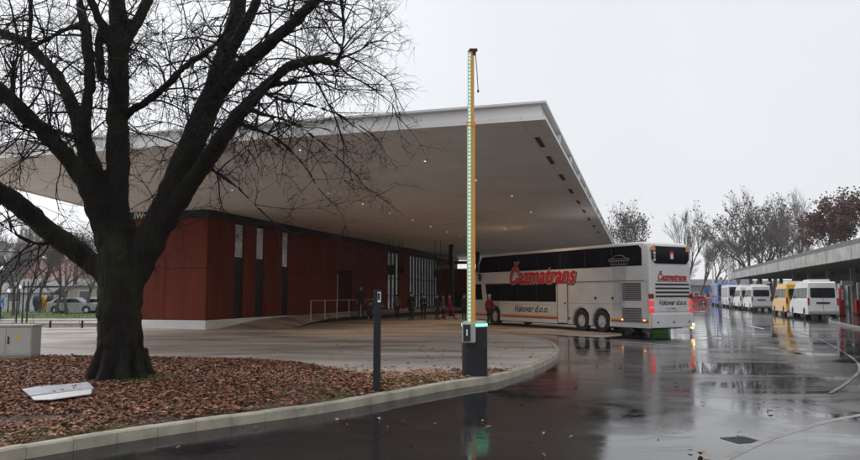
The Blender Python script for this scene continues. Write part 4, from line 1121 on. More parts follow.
# ------------------------------------------------------------------ vans
def make_van(name, label, paint, L=6.0, Hh=2.62, ac=True, group='vans waiting along the far canopy'):
    t = thing(name, (0, 0, 0), 0, label, 'van', group)
    W = 1.99; r = 0.34
    wl = [(1.15, r, 0.43), (L-1.05, r, 0.43)]
    topp = [(L-0.05, 0.32), (L, 0.75), (L-0.12, 1.05), (L-0.95, 1.35), (L-1.75, Hh-0.32), (L-2.2, Hh-0.04), (L-2.7, Hh), (0.28, Hh), (0.10, Hh-0.10), (0.0, 1.2), (-0.02, 0.6)]
    ob = arch_outline(L, 0.32, topp, wl)
    body_mesh('body', ob, W, paint, t, belt=1.25, taper=0.13, ztop=Hh, bev=0.11, zbev=0.5)
    MB().box((L/2, 0, 0.50), (L-0.4, W-0.5, 0.5)).build('underbody', 'near_black', t)
    for x_, _, _ in wl:
        for sy in (1, -1): wheel(t, x_, sy*(W/2-0.12), r, 0.22, sy, 6)
    def yz(z, W=W): return W/2*(1-0.13*max(0, z-1.25)/(Hh-1.25))
    def sidewin(x0, x1, sy, nm='side_window'):
        z0, z1 = 1.45, 2.18; m = MB()
        vs = []
        for off in (0.0, 0.014):
            for x_, z in ((x0, z0), (x1, z0), (x1, z1), (x0, z1)): vs.append((x_, sy*(yz(z)+off+0.002), z))
        m.add(vs, [(4, 5, 6, 7), (0, 1, 5, 4), (1, 2, 6, 5), (2, 3, 7, 6), (3, 0, 4, 7)]); return m.build(nm, 'glass_van', t)
    for sy in (1, -1):
        for a, b in ((0.25, 1.5), (1.62, 2.9), (3.0, L-2.35)): sidewin(a, b, sy)
        m = MB(); xa, xb_ = L-2.2, L-1.15
        m.add([(xa, sy*(yz(1.42)+0.014), 1.42), (xb_, sy*(yz(1.42)+0.014), 1.42), (L-1.7, sy*(yz(2.15)+0.014), 2.15), (xa, sy*(yz(2.15)+0.014), 2.15)], [(0, 1, 2, 3)]); m.build('cab_window', 'glass_van', t)
        MB().box((-0.015, sy*(yz(1.3)-0.075), 1.22), (0.05, 0.13, 0.50)).build('tail_lamp', 'red_lens', t, bevel=0.015)
        MB().box((L-1.3, sy*(W/2+0.14), 1.5), (0.12, 0.16, 0.32)).build('mirror', 'black', t, bevel=0.03)
    # rear slope: x at z
    def xr_(z): return 0.0+0.10*max(0, z-1.2)/(Hh-0.1-1.2)
    w2 = yz(1.9)-0.16
    m = MB(); p = rrect(-w2, w2, 1.48, 2.18, 0.1); n = len(p)
    m.add([(xr_(z)-0.02, y, z) for y, z in p]+[(xr_(z)+0.01, y, z) for y, z in p], [tuple(range(n))]+[(i, i+n, (i+1) % n+n, (i+1) % n) for i in range(n)])
    m.build('rear_window', 'glass_van', t)
    MB().box((-0.022, 0, 1.03), (0.01, 0.02, 0.84)).build('door_gap', 'line_grey', t)
    MB().box((-0.028, 0.0, 1.12), (0.03, 0.85, 0.13)).build('plate_strip', 'black', t)
    MB().box((-0.05, 0, 0.46), (0.20, W-0.1, 0.20)).build('rear_bumper', 'grille_grey', t, bevel=0.03)
    if ac:
        MB().box((1.7, 0, Hh+0.08), (1.9, 1.35, 0.17)).build('roof_unit', 'vandirt', t, bevel=0.05)
        MB().box((0.5, 0, Hh+0.03), (0.12, 0.7, 0.08)).build('roof_lamp', 'vandirt', t, bevel=0.02)
    m = MB(); m.add([(L-0.98, -0.8, 1.38), (L-0.98, 0.8, 1.38), (L-1.72, 0.75, Hh-0.36), (L-1.72, -0.75, Hh-0.36)], [(0, 1, 2, 3)])
    for i, v in enumerate(m.v): m.v[i] = (v[0]+0.03, v[1], v[2]+0.02)
    m.build('windscreen', 'glass_van', t)
    return t
VO = zp(808, 319, 0); LANE = U
def place(t, s, off=0.0):
    p = VO + U*s + V*(1.0+off); t.location = (p.x, p.y, 0); t.rotation_euler = (0, 0, ROT_U)
v1 = make_van('minibus', 'white high roof minibus, nearest of the vans, parked behind the yellow one', 'vandirt', 6.2); place(v1, 0)
v2 = make_van('minibus', 'bright yellow minibus parked in front of the nearest white one', 'yellow', 6.2); place(v2, 7.6)
for o in [x for x in bpy.data.objects if x.parent == v2 and x.name.startswith(('roof_unit', 'roof_lamp'))]:
    o.data.materials.clear(); o.data.materials.append(M['vandirt'])
def copyvan(s, label, off=0.0):
    c = copy_tree(v1); c['label'] = label; place(c, s, off); return c
copyvan(26.0, 'white minibus in the middle of the row, beyond the gap ahead of the yellow one')
copyvan(34.0, 'white minibus farthest along, just behind the small blue and white bus', -0.1)
def make_midibus(name, label, paint, L, Hh, s, W=2.3):
    t = thing(name, (0, 0, 0), 0, label, 'bus')
    topp = [(L-0.02, 0.35), (L, 1.2), (L-0.35, Hh-0.2), (L-0.6, Hh), (0.2, Hh), (0.0, Hh-0.25)]
    wl = [(1.9, 0.42, 0.5), (L-1.7, 0.42, 0.5)]
    body_mesh('body', arch_outline(L, 0.33, topp, wl), W, paint, t, bev=0.1, zbev=0.5)
    MB().box((L/2, 0, 0.55), (L-0.4, W-0.6, 0.5)).build('underbody', 'near_black', t)
    for x_, _, _ in wl:
        for sy in (1, -1): wheel(t, x_, sy*(W/2-0.15), 0.42, 0.26, sy, 6)
    for sy in (1, -1):
        panel(t, 'side_windows', 'glass_bus', rrect(0.5, L-0.7, 1.3, Hh-0.35, 0.08), sy*(W/2+0.002), sy)
        MB().box((-0.02, sy*(W/2-0.14), 1.0), (0.04, 0.16, 0.4)).build('tail_lamp', 'red_lens', t)
    rpanel(t, 'rear_window', 'glass_bus', rrect(-W/2+0.2, W/2-0.2, 1.5, Hh-0.3, 0.1), -0.002, -1)
    rpanel(t, 'rear_bumper', 'grille_grey', rrect(-W/2+0.05, W/2-0.05, 0.36, 0.65, 0.05), -0.002, -1, 0.06)
    place(t, s); return t
make_midibus('small_bus', 'small white bus with side windows parked behind the blue one', 'vandirt', 8.0, 2.95, 45)
make_midibus('city_bus', 'blue bus with dark windows at the front of the parked row', 'blue', 10.5, 3.35, 57, 2.5)
def make_car(name, label, paint, loc, rz):
    t = thing(name, loc, rz, label, 'car'); L = 4.2; W = 1.75; r = 0.31
    wl = [(0.75, r, 0.38), (L-0.8, r, 0.38)]
    topp = [(L-0.03, 0.28), (L, 0.6), (L-0.15, 0.78), (L-1.05, 0.95), (L-1.75, 1.40), (L-2.1, 1.46), (0.75, 1.45), (0.25, 1.05), (0.0, 0.95), (-0.02, 0.5)]
    body_mesh('body', arch_outline(L, 0.25, topp, wl), W, paint, t, belt=0.92, taper=0.22, ztop=1.46, bev=0.05, zbev=0.45)
    MB().box((L/2, 0, 0.42), (L-0.4, W-0.5, 0.35)).build('underbody', 'near_black', t)
    for x_, _, _ in wl:
        for sy in (1, -1): wheel(t, x_, sy*(W/2-0.1), r, 0.19, sy, 5)
    for sy in (1, -1):
        y0, y1 = W/2*(1-0.01)+0.006, W/2*(1-0.19)+0.006
        m = MB(); m.add([(0.55, sy*y0, 0.98), (L-1.2, sy*y0, 0.98), (L-1.85, sy*y1, 1.36), (0.85, sy*y1, 1.36)], [(0, 1, 2, 3)]); m.build('side_window', 'glass_bus', t)
        MB().box((-0.0, sy*(W/2-0.2), 0.78), (0.06, 0.28, 0.14)).build('tail_lamp', 'red_lens', t)
        MB().box((L-0.08, sy*(W/2-0.22), 0.66), (0.08, 0.3, 0.12)).build('headlight', 'alu', t)
    return t
c0 = zp(706, 304.5, 0)
make_car('parked_car', 'small red car at the far end of the street beyond the buses', 'red', tuple(zp(709, 304, 0)), math.radians(150))
c1 = zp(79, 313.5, 0); make_car('parked_car', 'silver grey car parked left of the white one beyond the lawn', 'grey_metal', (c1.x-2.6, c1.y, 0), 0.1)
c2 = zp(98, 313.0, 0); make_car('parked_car', 'white car partly hidden by the big trunk beyond the lawn', 'vandirt', (c2.x-1.2, c2.y, 0), 0.05)

# ------------------------------------------------------------------ far canopy (concrete) on the right
K0 = zp(860, 258, 4.2); K0.z = 0
kc = thing('bus_stop_canopy', K0, ROT_U, 'long low concrete canopy over dark shopfronts on the right side of the street', 'canopy')
# local x along the street, y to the left; canopy covers y from 0 to -10
x0, x1 = -30.0, 72.0
MB().box(((x0+x1)/2, -5.5, 4.2+0.5), (x1-x0, 11, 1.0)).build('slab', 'concrete_dark', kc)
MB().box(((x0+x1)/2, -5.7, 5.2+0.22), (x1-x0-0.3, 10.9, 0.42)).build('roof_edge', 'roof_grey', kc)
MB().box(((x0+x1)/2, -5.5, 4.185), (x1-x0-0.6, 10.2, 0.02)).build('ceiling', 'plaster_grey', kc)
for k in range(14): MB().box((x0+4+k*7, 0.008, 4.7), (0.05, 0.02, 0.98)).build('fascia_joint', 'plaster_grey', kc)
MB().box(((x0+x1)/2, -9.4, 2.1), (x1-x0, 0.3, 4.15)).build('back_wall', 'plaster_grey', kc)
for k in range(16):
    xx = x0+4+k*6.2
    f = MB().box((xx, -9.22, 1.7), (4.6, 0.06, 2.7)).build('shopfront', 'glass_dark', kc)
    MB().box((xx, -9.17, 3.2), (4.7, 0.05, 0.16)).build('frame', 'dark_metal', f)
for k in range(12):
    MB().box((x0+6+k*8.6, -4.4, 2.1), (0.4, 0.4, 4.15)).build('column', 'concrete_dark', kc)
for px, py, sgn in ((769.5, 283, 1), (850, 285.5, 1)):
    s, z = plane_hit(px, py, K0-V*-3.0, U)
    MB().tube([(s, -3.0, z), (s, -3.0, z+0.12)], [0.13, 0.11], 12).build('ceiling_lamp', 'lamp_white', kc)
    MB().tube([(s, -3.0, z+0.12), (s, -3.0, 4.2)], 0.02, 6).build('lamp_rod', 'dark_metal', kc)
# totem, boards
def board(px, pyb, pyt, wpxs, Y, mat, name, label, cat, zbase=0.125):
    b = at(px, pyb, Y); tp = at(px, pyt, Y); wd = wpxs*Y/F
    t = thing(name, (b.x, b.y, zbase), 0.25, label, cat)
    MB().box((0, 0, (tp.z-zbase)/2+0.05), (wd, 0.18, tp.z-zbase-0.1)).build('panel', mat, t, bevel=0.02)
    MB().box((0, 0, 0.05), (wd*0.9, 0.3, 0.1)).build('foot', 'dark_metal', t)
    return t
tb = board(842.5, 317, 288, 4.5, 52.5, 'red', 'advertising_totem', 'tall narrow red totem standing right of the nearest white van', 'totem')
MB().box((0, -0.10, 1.6), (0.18, 0.02, 0.8)).build('white_patch', 'white_wall', tb)
board(858, 313, 300, 5, 55, 'red', 'vending_machine', 'low red machine at the right edge under the concrete canopy', 'machine')
s, z = plane_hit(847, 283, K0-V*-1.5, U)
sg_ = thing('hanging_sign', tuple(K0+U*s+V*1.5+Vector((0, 0, z-0.2))), 0.2, 'small pale sign hanging under the concrete canopy above the red totem', 'sign')
MB().box((0, 0, 0.2), (1.1, 0.1, 0.36)).build('board', 'white_wall', sg_)
for sx in (-0.4, 0.4): MB().tube([(sx, 0, 0.38), (sx, 0, 4.2-z+0.2)], 0.015, 6).build('rod', 'dark_metal', sg_)

# ------------------------------------------------------------------ drain grate
dg_ = zp(741, 440, 0)
dr_ = thing('drain_grate', (dg_.x, dg_.y, 0.0), 0.3, 'square iron drain grate set in the wet asphalt near the low kerb', 'drain')
m = MB()
for k in range(7): m.box((-0.21+k*0.07, 0, 0.009), (0.035, 0.42, 0.012))
m.build('bars', 'black', dr_)
m = MB()
for a, b in (((0, 0.24, .008), (0.56, 0.06, 0.014)), ((0, -0.24, .008), (0.56, 0.06, 0.014)), ((0.26, 0, .008), (0.05, 0.42, 0.014)), ((-0.26, 0, .008), (0.05, 0.42, 0.014))): m.box(a, b)
m.build('frame', 'dark_metal', dr_); dr_.scale = (0.6, 0.6, 0.4)

# ------------------------------------------------------------------ bare background trees
def gen_tree(seed, Ht, spread, upright=0.5, leafy=0, clump='seed', stems=1, trunk_h=0.2, r0=None, depth=5):
    rnd = random.Random(seed); T = MB(); Cw = MB(); clumps = MB()
    r0 = r0 or Ht*0.016
    def oct_(c, s):
        a = [rnd.uniform(0.6, 1.2)*s for _ in range(6)]
        x, y, z = c
        clumps.add([(x+a[0], y, z), (x-a[1], y, z), (x, y+a[2], z), (x, y-a[3], z), (x, y, z+a[4]), (x, y, z-a[5])], [(0, 2, 4), (2, 1, 4), (1, 3, 4), (3, 0, 4), (2, 0, 5), (1, 2, 5), (3, 1, 5), (0, 3, 5)])
    def grow(p, d, L, r, dep):
        n = 4; pts = [p.copy()]; cur = p.copy(); nodes = []
        for i in range(n):
            d = (d+Vector((rnd.gauss(0, .10), rnd.gauss(0, .10), rnd.gauss(0, .07)+upright*0.06))).normalized()
            cur = cur+d*(L/n); pts.append(cur.copy()); nodes.append((cur.copy(), d.copy()))
        rad = [r*(1-0.5*i/n) for i in range(n+1)]
        (T if dep >= depth-1 else Cw).tube(pts, rad, 7 if dep >= depth-1 else 3, cap=False)
        if leafy and dep <= 1:
            for q, _ in nodes:
                if rnd.random() < leafy: oct_(q+Vector((rnd.gauss(0, .2), rnd.gauss(0, .2), rnd.gauss(0, .2))), Ht*rnd.uniform(0.004, 0.0085))
        if dep == 0: return
        k = 4 if dep >= 2 else 5
        for j in range(k):
            q, dd = nodes[min(n-1, 1+int(rnd.random()*(n-1)))] if j else nodes[-1]
            az = rnd.uniform(0, 2*PI); s = Vector((math.cos(az), math.sin(az), rnd.uniform(-0.1, 0.5)))
            nd = (dd*(0.75+upright*0.5)+s*spread*(0.75 if j else 0.35)).normalized()
            grow(q, nd, L*rnd.uniform(0.60, 0.82), max(Ht*0.00065, r*0.50), dep-1)
    for sI in range(stems):
        a = rnd.uniform(0, 2*PI); off = Vector((math.cos(a), math.sin(a), 0))*Ht*0.02*(stems > 1)
        grow(off, Vector((off.x*0.6, off.y*0.6, 1)).normalized(), Ht*trunk_h*1.3, r0, depth)
    mz = max(v[2] for v in Cw.v); k = Ht/mz
    for B in (T, Cw, clumps): B.v = [(x*k, y*k, z*k) for x, y, z in B.v]
    return T, Cw, clumps
TREES = {}
def tree_proto(key, label, loc, rz, bark_='bark_far', **kw):
    clump = kw.pop('clump_mat', 'seed')
    T, Cw, cl = gen_tree(**kw)
    t = thing('bare_tree', loc, rz, label, 'tree', None)
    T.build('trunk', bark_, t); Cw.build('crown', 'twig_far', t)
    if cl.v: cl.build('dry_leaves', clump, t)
    TREES[key] = t; return t
def base_at(px, Y): p = at(px, 294, Y); return (p.x, p.y, 0)
def h_at(py, Y): return at(430, py, Y).z
t1 = tree_proto('plane', 'bare tree with dry seed tufts rising beyond the coach roof beside the canopy tip', base_at(626, 92), 0.4, seed=3, Ht=h_at(198, 92), spread=0.75, upright=0.4, leafy=0.16, depth=5)
t2 = tree_proto('upright', 'slender upright bare tree just right of the coach rear', base_at(688, 100), 1.0, seed=11, Ht=h_at(211, 100), spread=0.42, upright=1.1, depth=5)
t3 = tree_proto('double', 'tallest bare tree with forked stems and dry tufts behind the concrete canopy', base_at(752, 120), 0.2, seed=21, Ht=h_at(186, 120), spread=0.62, upright=0.6, leafy=0.09, stems=2, depth=5)
t4 = tree_proto('fine', 'fine twigged bare tree between the forked one and the reddish one', base_at(804, 112), 2.0, seed=31, Ht=h_at(188, 112), spread=0.6, upright=0.8, depth=5)
t5 = tree_proto('reddish', 'tree still holding reddish brown leaves at the right edge', base_at(862, 95), 0.9, seed=41, Ht=h_at(186, 95), spread=0.85, upright=0.3, leafy=1.4, clump_mat='twig_brown', depth=5)
t5b = tree_proto('far', 'smaller bare tree at the end of the street above the blue bus', base_at(716, 128), 0.9, seed=51, Ht=h_at(233, 128), spread=0.8, upright=0.4, depth=5)
def ctree(key, px, Y, pyt, rz, label, group=None, sx=1.0):
    s = TREES[key]; c = copy_tree(s); c.location = base_at(px, Y); c.rotation_euler = (0, 0, rz)
    hs = max(v.co.z for ch in [x for x in bpy.data.objects if x.parent == s and x.name.startswith('crown')] for v in ch.data.vertices)
    k = h_at(pyt, Y)/hs; c.scale = (k*sx, k*sx, k); c['label'] = label
    if group: c['group'] = group
    return c
ctree('upright', 699, 135, 236, 2.2, 'thin bare tree at the end of the street left of the pale lamp post')
ctree('double', 776, 135, 212, 1.2, 'bare tree filling the gap right of the tallest forked tree')
ctree('fine', 826, 120, 212, 0.7, 'low bare tree between the fine twigged one and the reddish one')
ctree('plane', 736, 135, 225, 2.7, 'low bare tree left of the tallest forked tree behind the canopy end')
ctree('far', 668, 120, 250, 1.9, 'low bare tree behind the rear of the coach')
ctree('far', 646, 140, 250, 0.3, 'low bare tree behind the coach, under the canopy tip')
gL = 'bare trees beyond the lawn on the left'
for a in [('far', -12, 52, 196, 0.1, 'dense bare tree at the left edge of the view beyond the lawn'), ('fine', 14, 58, 208, 1.1, 'bare tree beyond the lawn behind the grey cabinet'),
          ('plane', 40, 66, 220, 2.0, 'bare tree standing before the pink roofed house'), ('far', 57, 62, 228, 3.0, 'bare tree beside the dark waste bins'),
          ('upright', 68, 60, 222, 0.6, 'upright bare tree between the bins and the silver car'), ('far', 88, 64, 214, 4.0, 'bare tree above the parked cars, next to the big trunk'),
          ('fine', -2, 75, 212, 5.0, 'bare tree far behind the white garden wall'), ('far', 28, 78, 216, 2.3, 'bare tree rising over the grey roof'), ('plane', 76, 84, 222, 1.0, 'bare tree behind the cream house wall')]:
    ctree(*a[:5], a[5], gL)

# ------------------------------------------------------------------ left background
def flat(name, mat, x0, x1, y0, y1, z):
    m = MB(); m.add([(x0, y0, z), (x1, y0, z), (x1, y1, z), (x0, y1, z)], [(0, 1, 2, 3)]); return struct(m.build(name, mat))
flat('lawn', 'lawn', -120, -16, 51, 69, 0.02)
flat('verge', 'lawn', -80, -13.4, 37.9, 39.6, 0.02)
flat('pavement', 'concrete_dark', -120, -16, 46.5, 47.8, 0.03)
for y_ in (37.6, 39.7):
    m = MB(); 
    for k in range(60): m.box((-13.8-k*1.02, y_, 0.04), (1.0, 0.14, 0.14))
    struct(m.build('kerb', 'concrete'))
gw = MB()
for k in range(5200):
    gw_x = random.uniform(-62, -16); gw_y = random.uniform(51, 68); blade(gw, gw_x, gw_y, 0.02, random.uniform(0.04, 0.11), 0.03)
for k in range(2400):
    blade(gw, random.uniform(-50, -13.5), random.uniform(37.9, 39.6), 0.02, random.uniform(0.04, 0.12) if random.random() < 0.97 else 0.3, 0.02)
tag(gw.build('lawn_grass', 'grass'), 'green winter grass on the lawn and verge left of the trunk', 'grass', kind='stuff')
for i, px in enumerate((50, 82)):
    p = zp(px, 330, 0); b = thing('bollard', (p.x, p.y, 0), 0, ['small dark marker post on the verge nearer the cabinet', 'small dark marker post on the verge nearer the big trunk'][i], 'post', 'marker posts on the verge')
    MB().tube([(0, 0, 0), (0, 0, 0.42)], [0.06, 0.05], 8).build('post', 'dark_metal', b)
    MB().tube([(0, 0, 0.42), (0, 0, 0.47)], [0.06, 0.03], 8).build('cap', 'black', b)
for i, px in enumerate((16, 22, 26.5)):
    p = zp(px, 323, 0); b = thing('tree_stake', (p.x, p.y, 0), 0, ['leftmost of three thin dark stakes behind the grey cabinet', 'middle one of three thin dark stakes behind the grey cabinet', 'rightmost of three thin dark stakes behind the grey cabinet'][i], 'stake', 'stakes behind the cabinet')
    MB().tube([(0, 0, 0), (0, 0, 2.5)], [0.05, 0.04], 8).build('pole', 'black', b)
# lamps seen between the branches
for i, (px, py) in enumerate(((2, 268), (20, 287), (9, 291))):
    Y = 56+4*i; p = at(px, py, Y); b = thing('street_lamp', (p.x, p.y, 0), 0, ['globe lamp, highest of three at the left edge of the view', 'globe lamp nearest the row of stakes, right of the others', 'globe lamp, lowest of three behind the grey cabinet'][i], 'lamp', 'globe lamps in the park')
    MB().tube([(0, 0, 0), (0, 0, p.z-0.15)], [0.06, 0.04], 8).build('pole', 'dark_metal', b)
    gm_ = MB(); N = 8
    rings = [(0.0, -1), (0.7, -0.7), (1, 0), (0.7, 0.7), (0.0, 1)]
    gm_.tube([(0, 0, p.z+0.16*z) for r, z in rings], [max(0.01, 0.16*r) for r, z in rings], 10).build('globe', 'lamp_white', b)
def house(name, label, loc, rz, L, W, Hh, rh, wm, rm, wins=4, rows=1):
    t = thing(name, loc, rz, label, 'house')
    MB().box((0, 0, Hh/2), (L, W, Hh)).build('wall', wm, t)
    m = MB(); o = 0.4
    v = [(-L/2-o, -W/2-o, Hh), (L/2+o, -W/2-o, Hh), (L/2+o, W/2+o, Hh), (-L/2-o, W/2+o, Hh), (-L/2-o, 0, Hh+rh), (L/2+o, 0, Hh+rh)]
    m.add(v, [(0, 1, 5, 4), (2, 3, 4, 5), (0, 4, 3), (1, 2, 5), (3, 2, 1, 0)]); rf = m.build('roof', rm, t)
    MB().box((L*0.2, W*0.15, Hh+rh*0.9), (0.6, 0.6, 1.4)).build('chimney', wm, rf)
    for r in range(rows):
        for k in range(wins):
            x_ = -L/2+L*(k+0.5)/wins; z_ = 1.5+r*2.8
            f = MB().box((x_, -W/2-0.02, z_), (1.3, 0.06, 1.4)).build('window', 'white', t)
            MB().box((x_, -W/2-0.055, z_), (1.1, 0.02, 1.2)).build('pane', 'glass_dark', f)
    return t
def hb(px, Y): p = at(px, 294, Y); return (p.x, p.y, 0)
house('house', 'cream house with a faded pink tiled roof behind the bare trees', hb(50, 104), 0.05, 11, 9, 3.6, 3.4, 'plaster', 'roof_pink', 4)
house('house', 'long low cream house with a grey roof behind the bins and cars', hb(76, 86), 0.02, 12, 6, 2.7, 0.9, 'plaster', 'roof_grey', 5)
house('shed', 'white walled shed with a grey sheet roof left of the yellow bin', hb(27, 84), 0.0, 8.5, 5, 1.9, 1.2, 'white_plaster', 'roof_grey', 1)
house('house', 'tall grey plaster house at the left edge behind dense branches', hb(-22, 100), 0.1, 12, 9, 6.0, 3.0, 'plaster_grey', 'roof_grey', 3, 2)
def bin_(px, Y, mat, label):
    p = at(px, 294, Y); t = thing('waste_container', (p.x, p.y, 0), 0, label, 'container', 'waste containers beyond the lawn')
    m = MB(); m.add([(-0.55, -0.5, .12), (0.55, -0.5, .12), (0.55, 0.5, .12), (-0.55, 0.5, .12), (-0.7, -0.62, 1.15), (0.7, -0.62, 1.15), (0.7, 0.62, 1.15), (-0.7, 0.62, 1.15)], [(3, 2, 1, 0), (0, 1, 5, 4), (1, 2, 6, 5), (2, 3, 7, 6), (3, 0, 4, 7), (4, 5, 6, 7)]); m.build('bin_body', mat, t)
    MB().tube([(-0.72, 0, 1.0), (0.72, 0, 1.0)], [0.62, 0.62], 14).build('lid', mat, t)
    for sx in (-0.45, 0.45): MB().tube([(sx-0.04, -0.35, 0.09), (sx+0.04, -0.35, 0.09)], 0.09, 10).build('wheel', 'black', t)
bin_(43.5, 70, 'navy_cloth', 'dark blue rounded waste container left of the yellow one')
bin_(50, 70, 'yellow', 'yellow rounded waste container between two dark ones')
bin_(57, 70, 'black', 'blackish rounded waste container right of the yellow one')
# end of street
house('terrace', 'dark grey building closing the far end of the street behind bare trees', hb(706, 175), 0.0, 22, 9, 3.8, 1.6, 'plaster_grey', 'roof_grey', 8)
house('warehouse', 'long brick coloured building far behind the parked buses', hb(752, 190), -0.1, 26, 9, 4.4, 1.0, 'plaster_grey', 'roof_grey', 8)
for i, (px, Y, py) in enumerate(((713.5, 120, 263), (729.5, 116, 258))):
    p = at(px, 294, Y); hh = h_at(py, Y); t = thing('lamp_post', (p.x, p.y, 0), 0, ['pale street lamp post above the blue bus', 'pale street lamp post at the far corner of the concrete canopy'][i], 'lamp post', 'street lamp posts')
    MB().tube([(0, 0, 0), (0, 0, hh)], [0.16, 0.12], 8).build('pole', 'white_wall', t)
    MB().box((0.35, 0, hh+0.02), (0.9, 0.3, 0.1)).build('lamp_head', 'grey_metal', t)
p = hb(706.5, 118); t = thing('road_sign', p, 0, 'small blue road sign on a post left of the blue bus', 'sign')
MB().tube([(0, 0, 0), (0, 0, 2.6)], 0.04, 8).build('post', 'grey_metal', t); MB().box((0, -0.06, 2.3), (0.8, 0.04, 0.9)).build('sign_face', 'blue', t)

# ------------------------------------------------------------------ people
def person(loc, rz, label, top='black_cloth', legs='black_cloth', height=1.75, pose='stand', coat=0.0, cap=None, hair='hair', hood=False, bag=None, carry=False):
    t = thing('person', loc, rz, label, 'person')
    k = height/1.75
    # skeleton, facing -y
    J = {}
    hipz = 0.93
    if pose == 'stand': lf, rf, ka, kb = (0.11, 0.0), (-0.11, 0.03), (0.10, -0.02), (-0.10, 0.0)
    if pose == 'walk': lf, rf, ka, kb = (0.10, -0.36), (-0.10, 0.36), (0.10, -0.20), (-0.10, 0.10)
    if pose in ('stand', 'walk'):
        P = [('pel', (0, 0, hipz), .14), ('bel', (0, 0, 1.10), .135), ('chest', (0, 0.0, 1.30), .155), ('neck', (0, 0.0, 1.47), .065), ('head0', (0, -0.01, 1.56), .085), ('head1', (0, -0.015, 1.66), .092), ('head2', (0, 0, 1.72), .055),
             ('hl', (0.10, 0, 0.86), .105), ('kl', (ka[0], ka[1], 0.49), .068), ('al', (lf[0], lf[1]+0.02, 0.09), .045), ('tl', (lf[0]+0.02, lf[1]-0.15, 0.035), .035),
             ('hr', (-0.10, 0, 0.86), .105), ('kr', (kb[0], kb[1], 0.49), .068), ('ar', (rf[0], rf[1]+0.02, 0.09), .045), ('tr', (rf[0]-0.02, rf[1]-0.15, 0.035), .035)]
    else:   # sit
        P = [('pel', (0, 0, 0.13), .15), ('bel', (0, -0.03, 0.30), .135), ('chest', (0, -0.07, 0.52), .155), ('neck', (0, -0.10, 0.69), .065), ('head0', (0, -0.13, 0.78), .085), ('head1', (0, -0.15, 0.87), .092), ('head2', (0, -0.14, 0.93), .055),
             ('hl', (0.12, -0.08, 0.12), .105), ('kl', (0.15, -0.46, 0.16), .07), ('al', (0.14, -0.50, -0.25), .045), ('tl', (0.15, -0.66, -0.30), .035),
             ('hr', (-0.12, -0.08, 0.12), .105), ('kr', (-0.15, -0.46, 0.16), .07), ('ar', (-0.14, -0.50, -0.25), .045), ('tr', (-0.15, -0.66, -0.30), .035)]
    d = {n: (Vector(p)*k, r*k) for n, p, r in P}
    c = d['chest'][0]; b = k
    sw = 0.10 if pose == 'walk' else 0.0
    for s, sgn in (('l', 1), ('r', -1)):
        d['s'+s] = (c+Vector((sgn*0.19, 0, 0.08))*b, .072*b)
        if carry:
            d['e'+s] = (c+Vector((sgn*0.25, -0.05, -0.20))*b, .052*b); d['w'+s] = (c+Vector((sgn*0.14, -0.27, -0.18))*b, .036*b)
        else:
            d['e'+s] = (c+Vector((sgn*0.27, 0.02+sw*sgn, -0.20))*b, .052*b); d['w'+s] = (c+Vector((sgn*0.28, -0.06+2*sw*sgn, -0.44))*b, .036*b)
        pd = (d['w'+s][0]-d['e'+s][0]).normalized()
        d['p'+s] = (d['w'+s][0]+pd*0.08*b, .036*b)
    names = list(d); idx = {n: i for i, n in enumerate(names)}
    E = [('pel', 'bel'), ('bel', 'chest'), ('chest', 'neck'), ('neck', 'head0'), ('head0', 'head1'), ('head1', 'head2')]
    for s in 'lr': E += [('pel', 'h'+s), ('h'+s, 'k'+s), ('k'+s, 'a'+s), ('a'+s, 't'+s), ('chest', 's'+s), ('s'+s, 'e'+s), ('e'+s, 'w'+s), ('w'+s, 'p'+s)]
    me = bpy.data.meshes.new('sk'); me.from_pydata([d[n][0] for n in names], [(idx[a], idx[b_]) for a, b_ in E], [])
    o = bpy.data.objects.new('sk', me); COL.objects.link(o)
    sk = o.modifiers.new('s', 'SKIN'); sb = o.modifiers.new('ss', 'SUBSURF'); sb.levels = 1; sb.render_levels = 1
    for i, n in enumerate(names):
        me.skin_vertices[0].data[i].radius = (d[n][1], d[n][1]); me.skin_vertices[0].data[i].use_root = (n == 'pel')
    dg = bpy.context.evaluated_depsgraph_get(); dg.update()
    m2 = bpy.data.meshes.new_from_object(o.evaluated_get(dg)); bpy.data.objects.remove(o)
    bm = bmesh.new(); bm.from_mesh(m2)
    # fingers, nose, ears join the same mesh
    mb = MB()
    for s, sgn in (('l', 1), ('r', -1)):
        w_, pm = d['w'+s][0], d['p'+s][0]; f = (pm-w_).normalized(); sd = Vector((0, 1, 0)); inn = Vector((-sgn, 0, 0))
        if carry: sd = Vector((0, 0, 1))
        for q, ln_ in enumerate((0.070, 0.080, 0.076, 0.060)):
            o_ = pm+sd*((q-1.5)*0.020*b)+f*0.015
            mb.tube([o_, o_+f*ln_*0.5*b+inn*0.008, o_+f*ln_*0.95*b+inn*0.03*b], [0.010*b, 0.009*b, 0.007*b], 6)
        th = w_+f*0.03*b-sd*0.03*b
        mb.tube([th, th-sd*0.025*b+f*0.03*b, th-sd*0.028*b+f*0.06*b+inn*0.012], [0.012*b, 0.010*b, 0.008*b], 6)
    hd = d['head1'][0]
    mb.tube([hd+Vector((0, -0.085, 0.01))*b, hd+Vector((0, -0.115, -0.03))*b, hd+Vector((0, -0.09, -0.045))*b], [0.008*b, 0.015*b, 0.012*b], 6)
    for sgn in (1, -1): mb.tube([hd+Vector((sgn*0.088, 0.01, -0.035))*b, hd+Vector((sgn*0.098, 0.015, 0.0))*b, hd+Vector((sgn*0.09, 0.01, 0.025))*b], [0.008*b, 0.014*b, 0.008*b], 6)
    nb = len(bm.faces)
    vs = [bm.verts.new(v) for v in mb.v]
    for f_ in mb.f:
        try: bm.faces.new([vs[i] for i in f_])
        except ValueError: pass
    m2.materials.clear()
    for q in (legs, top, 'skin', 'black'): m2.materials.append(M[q])
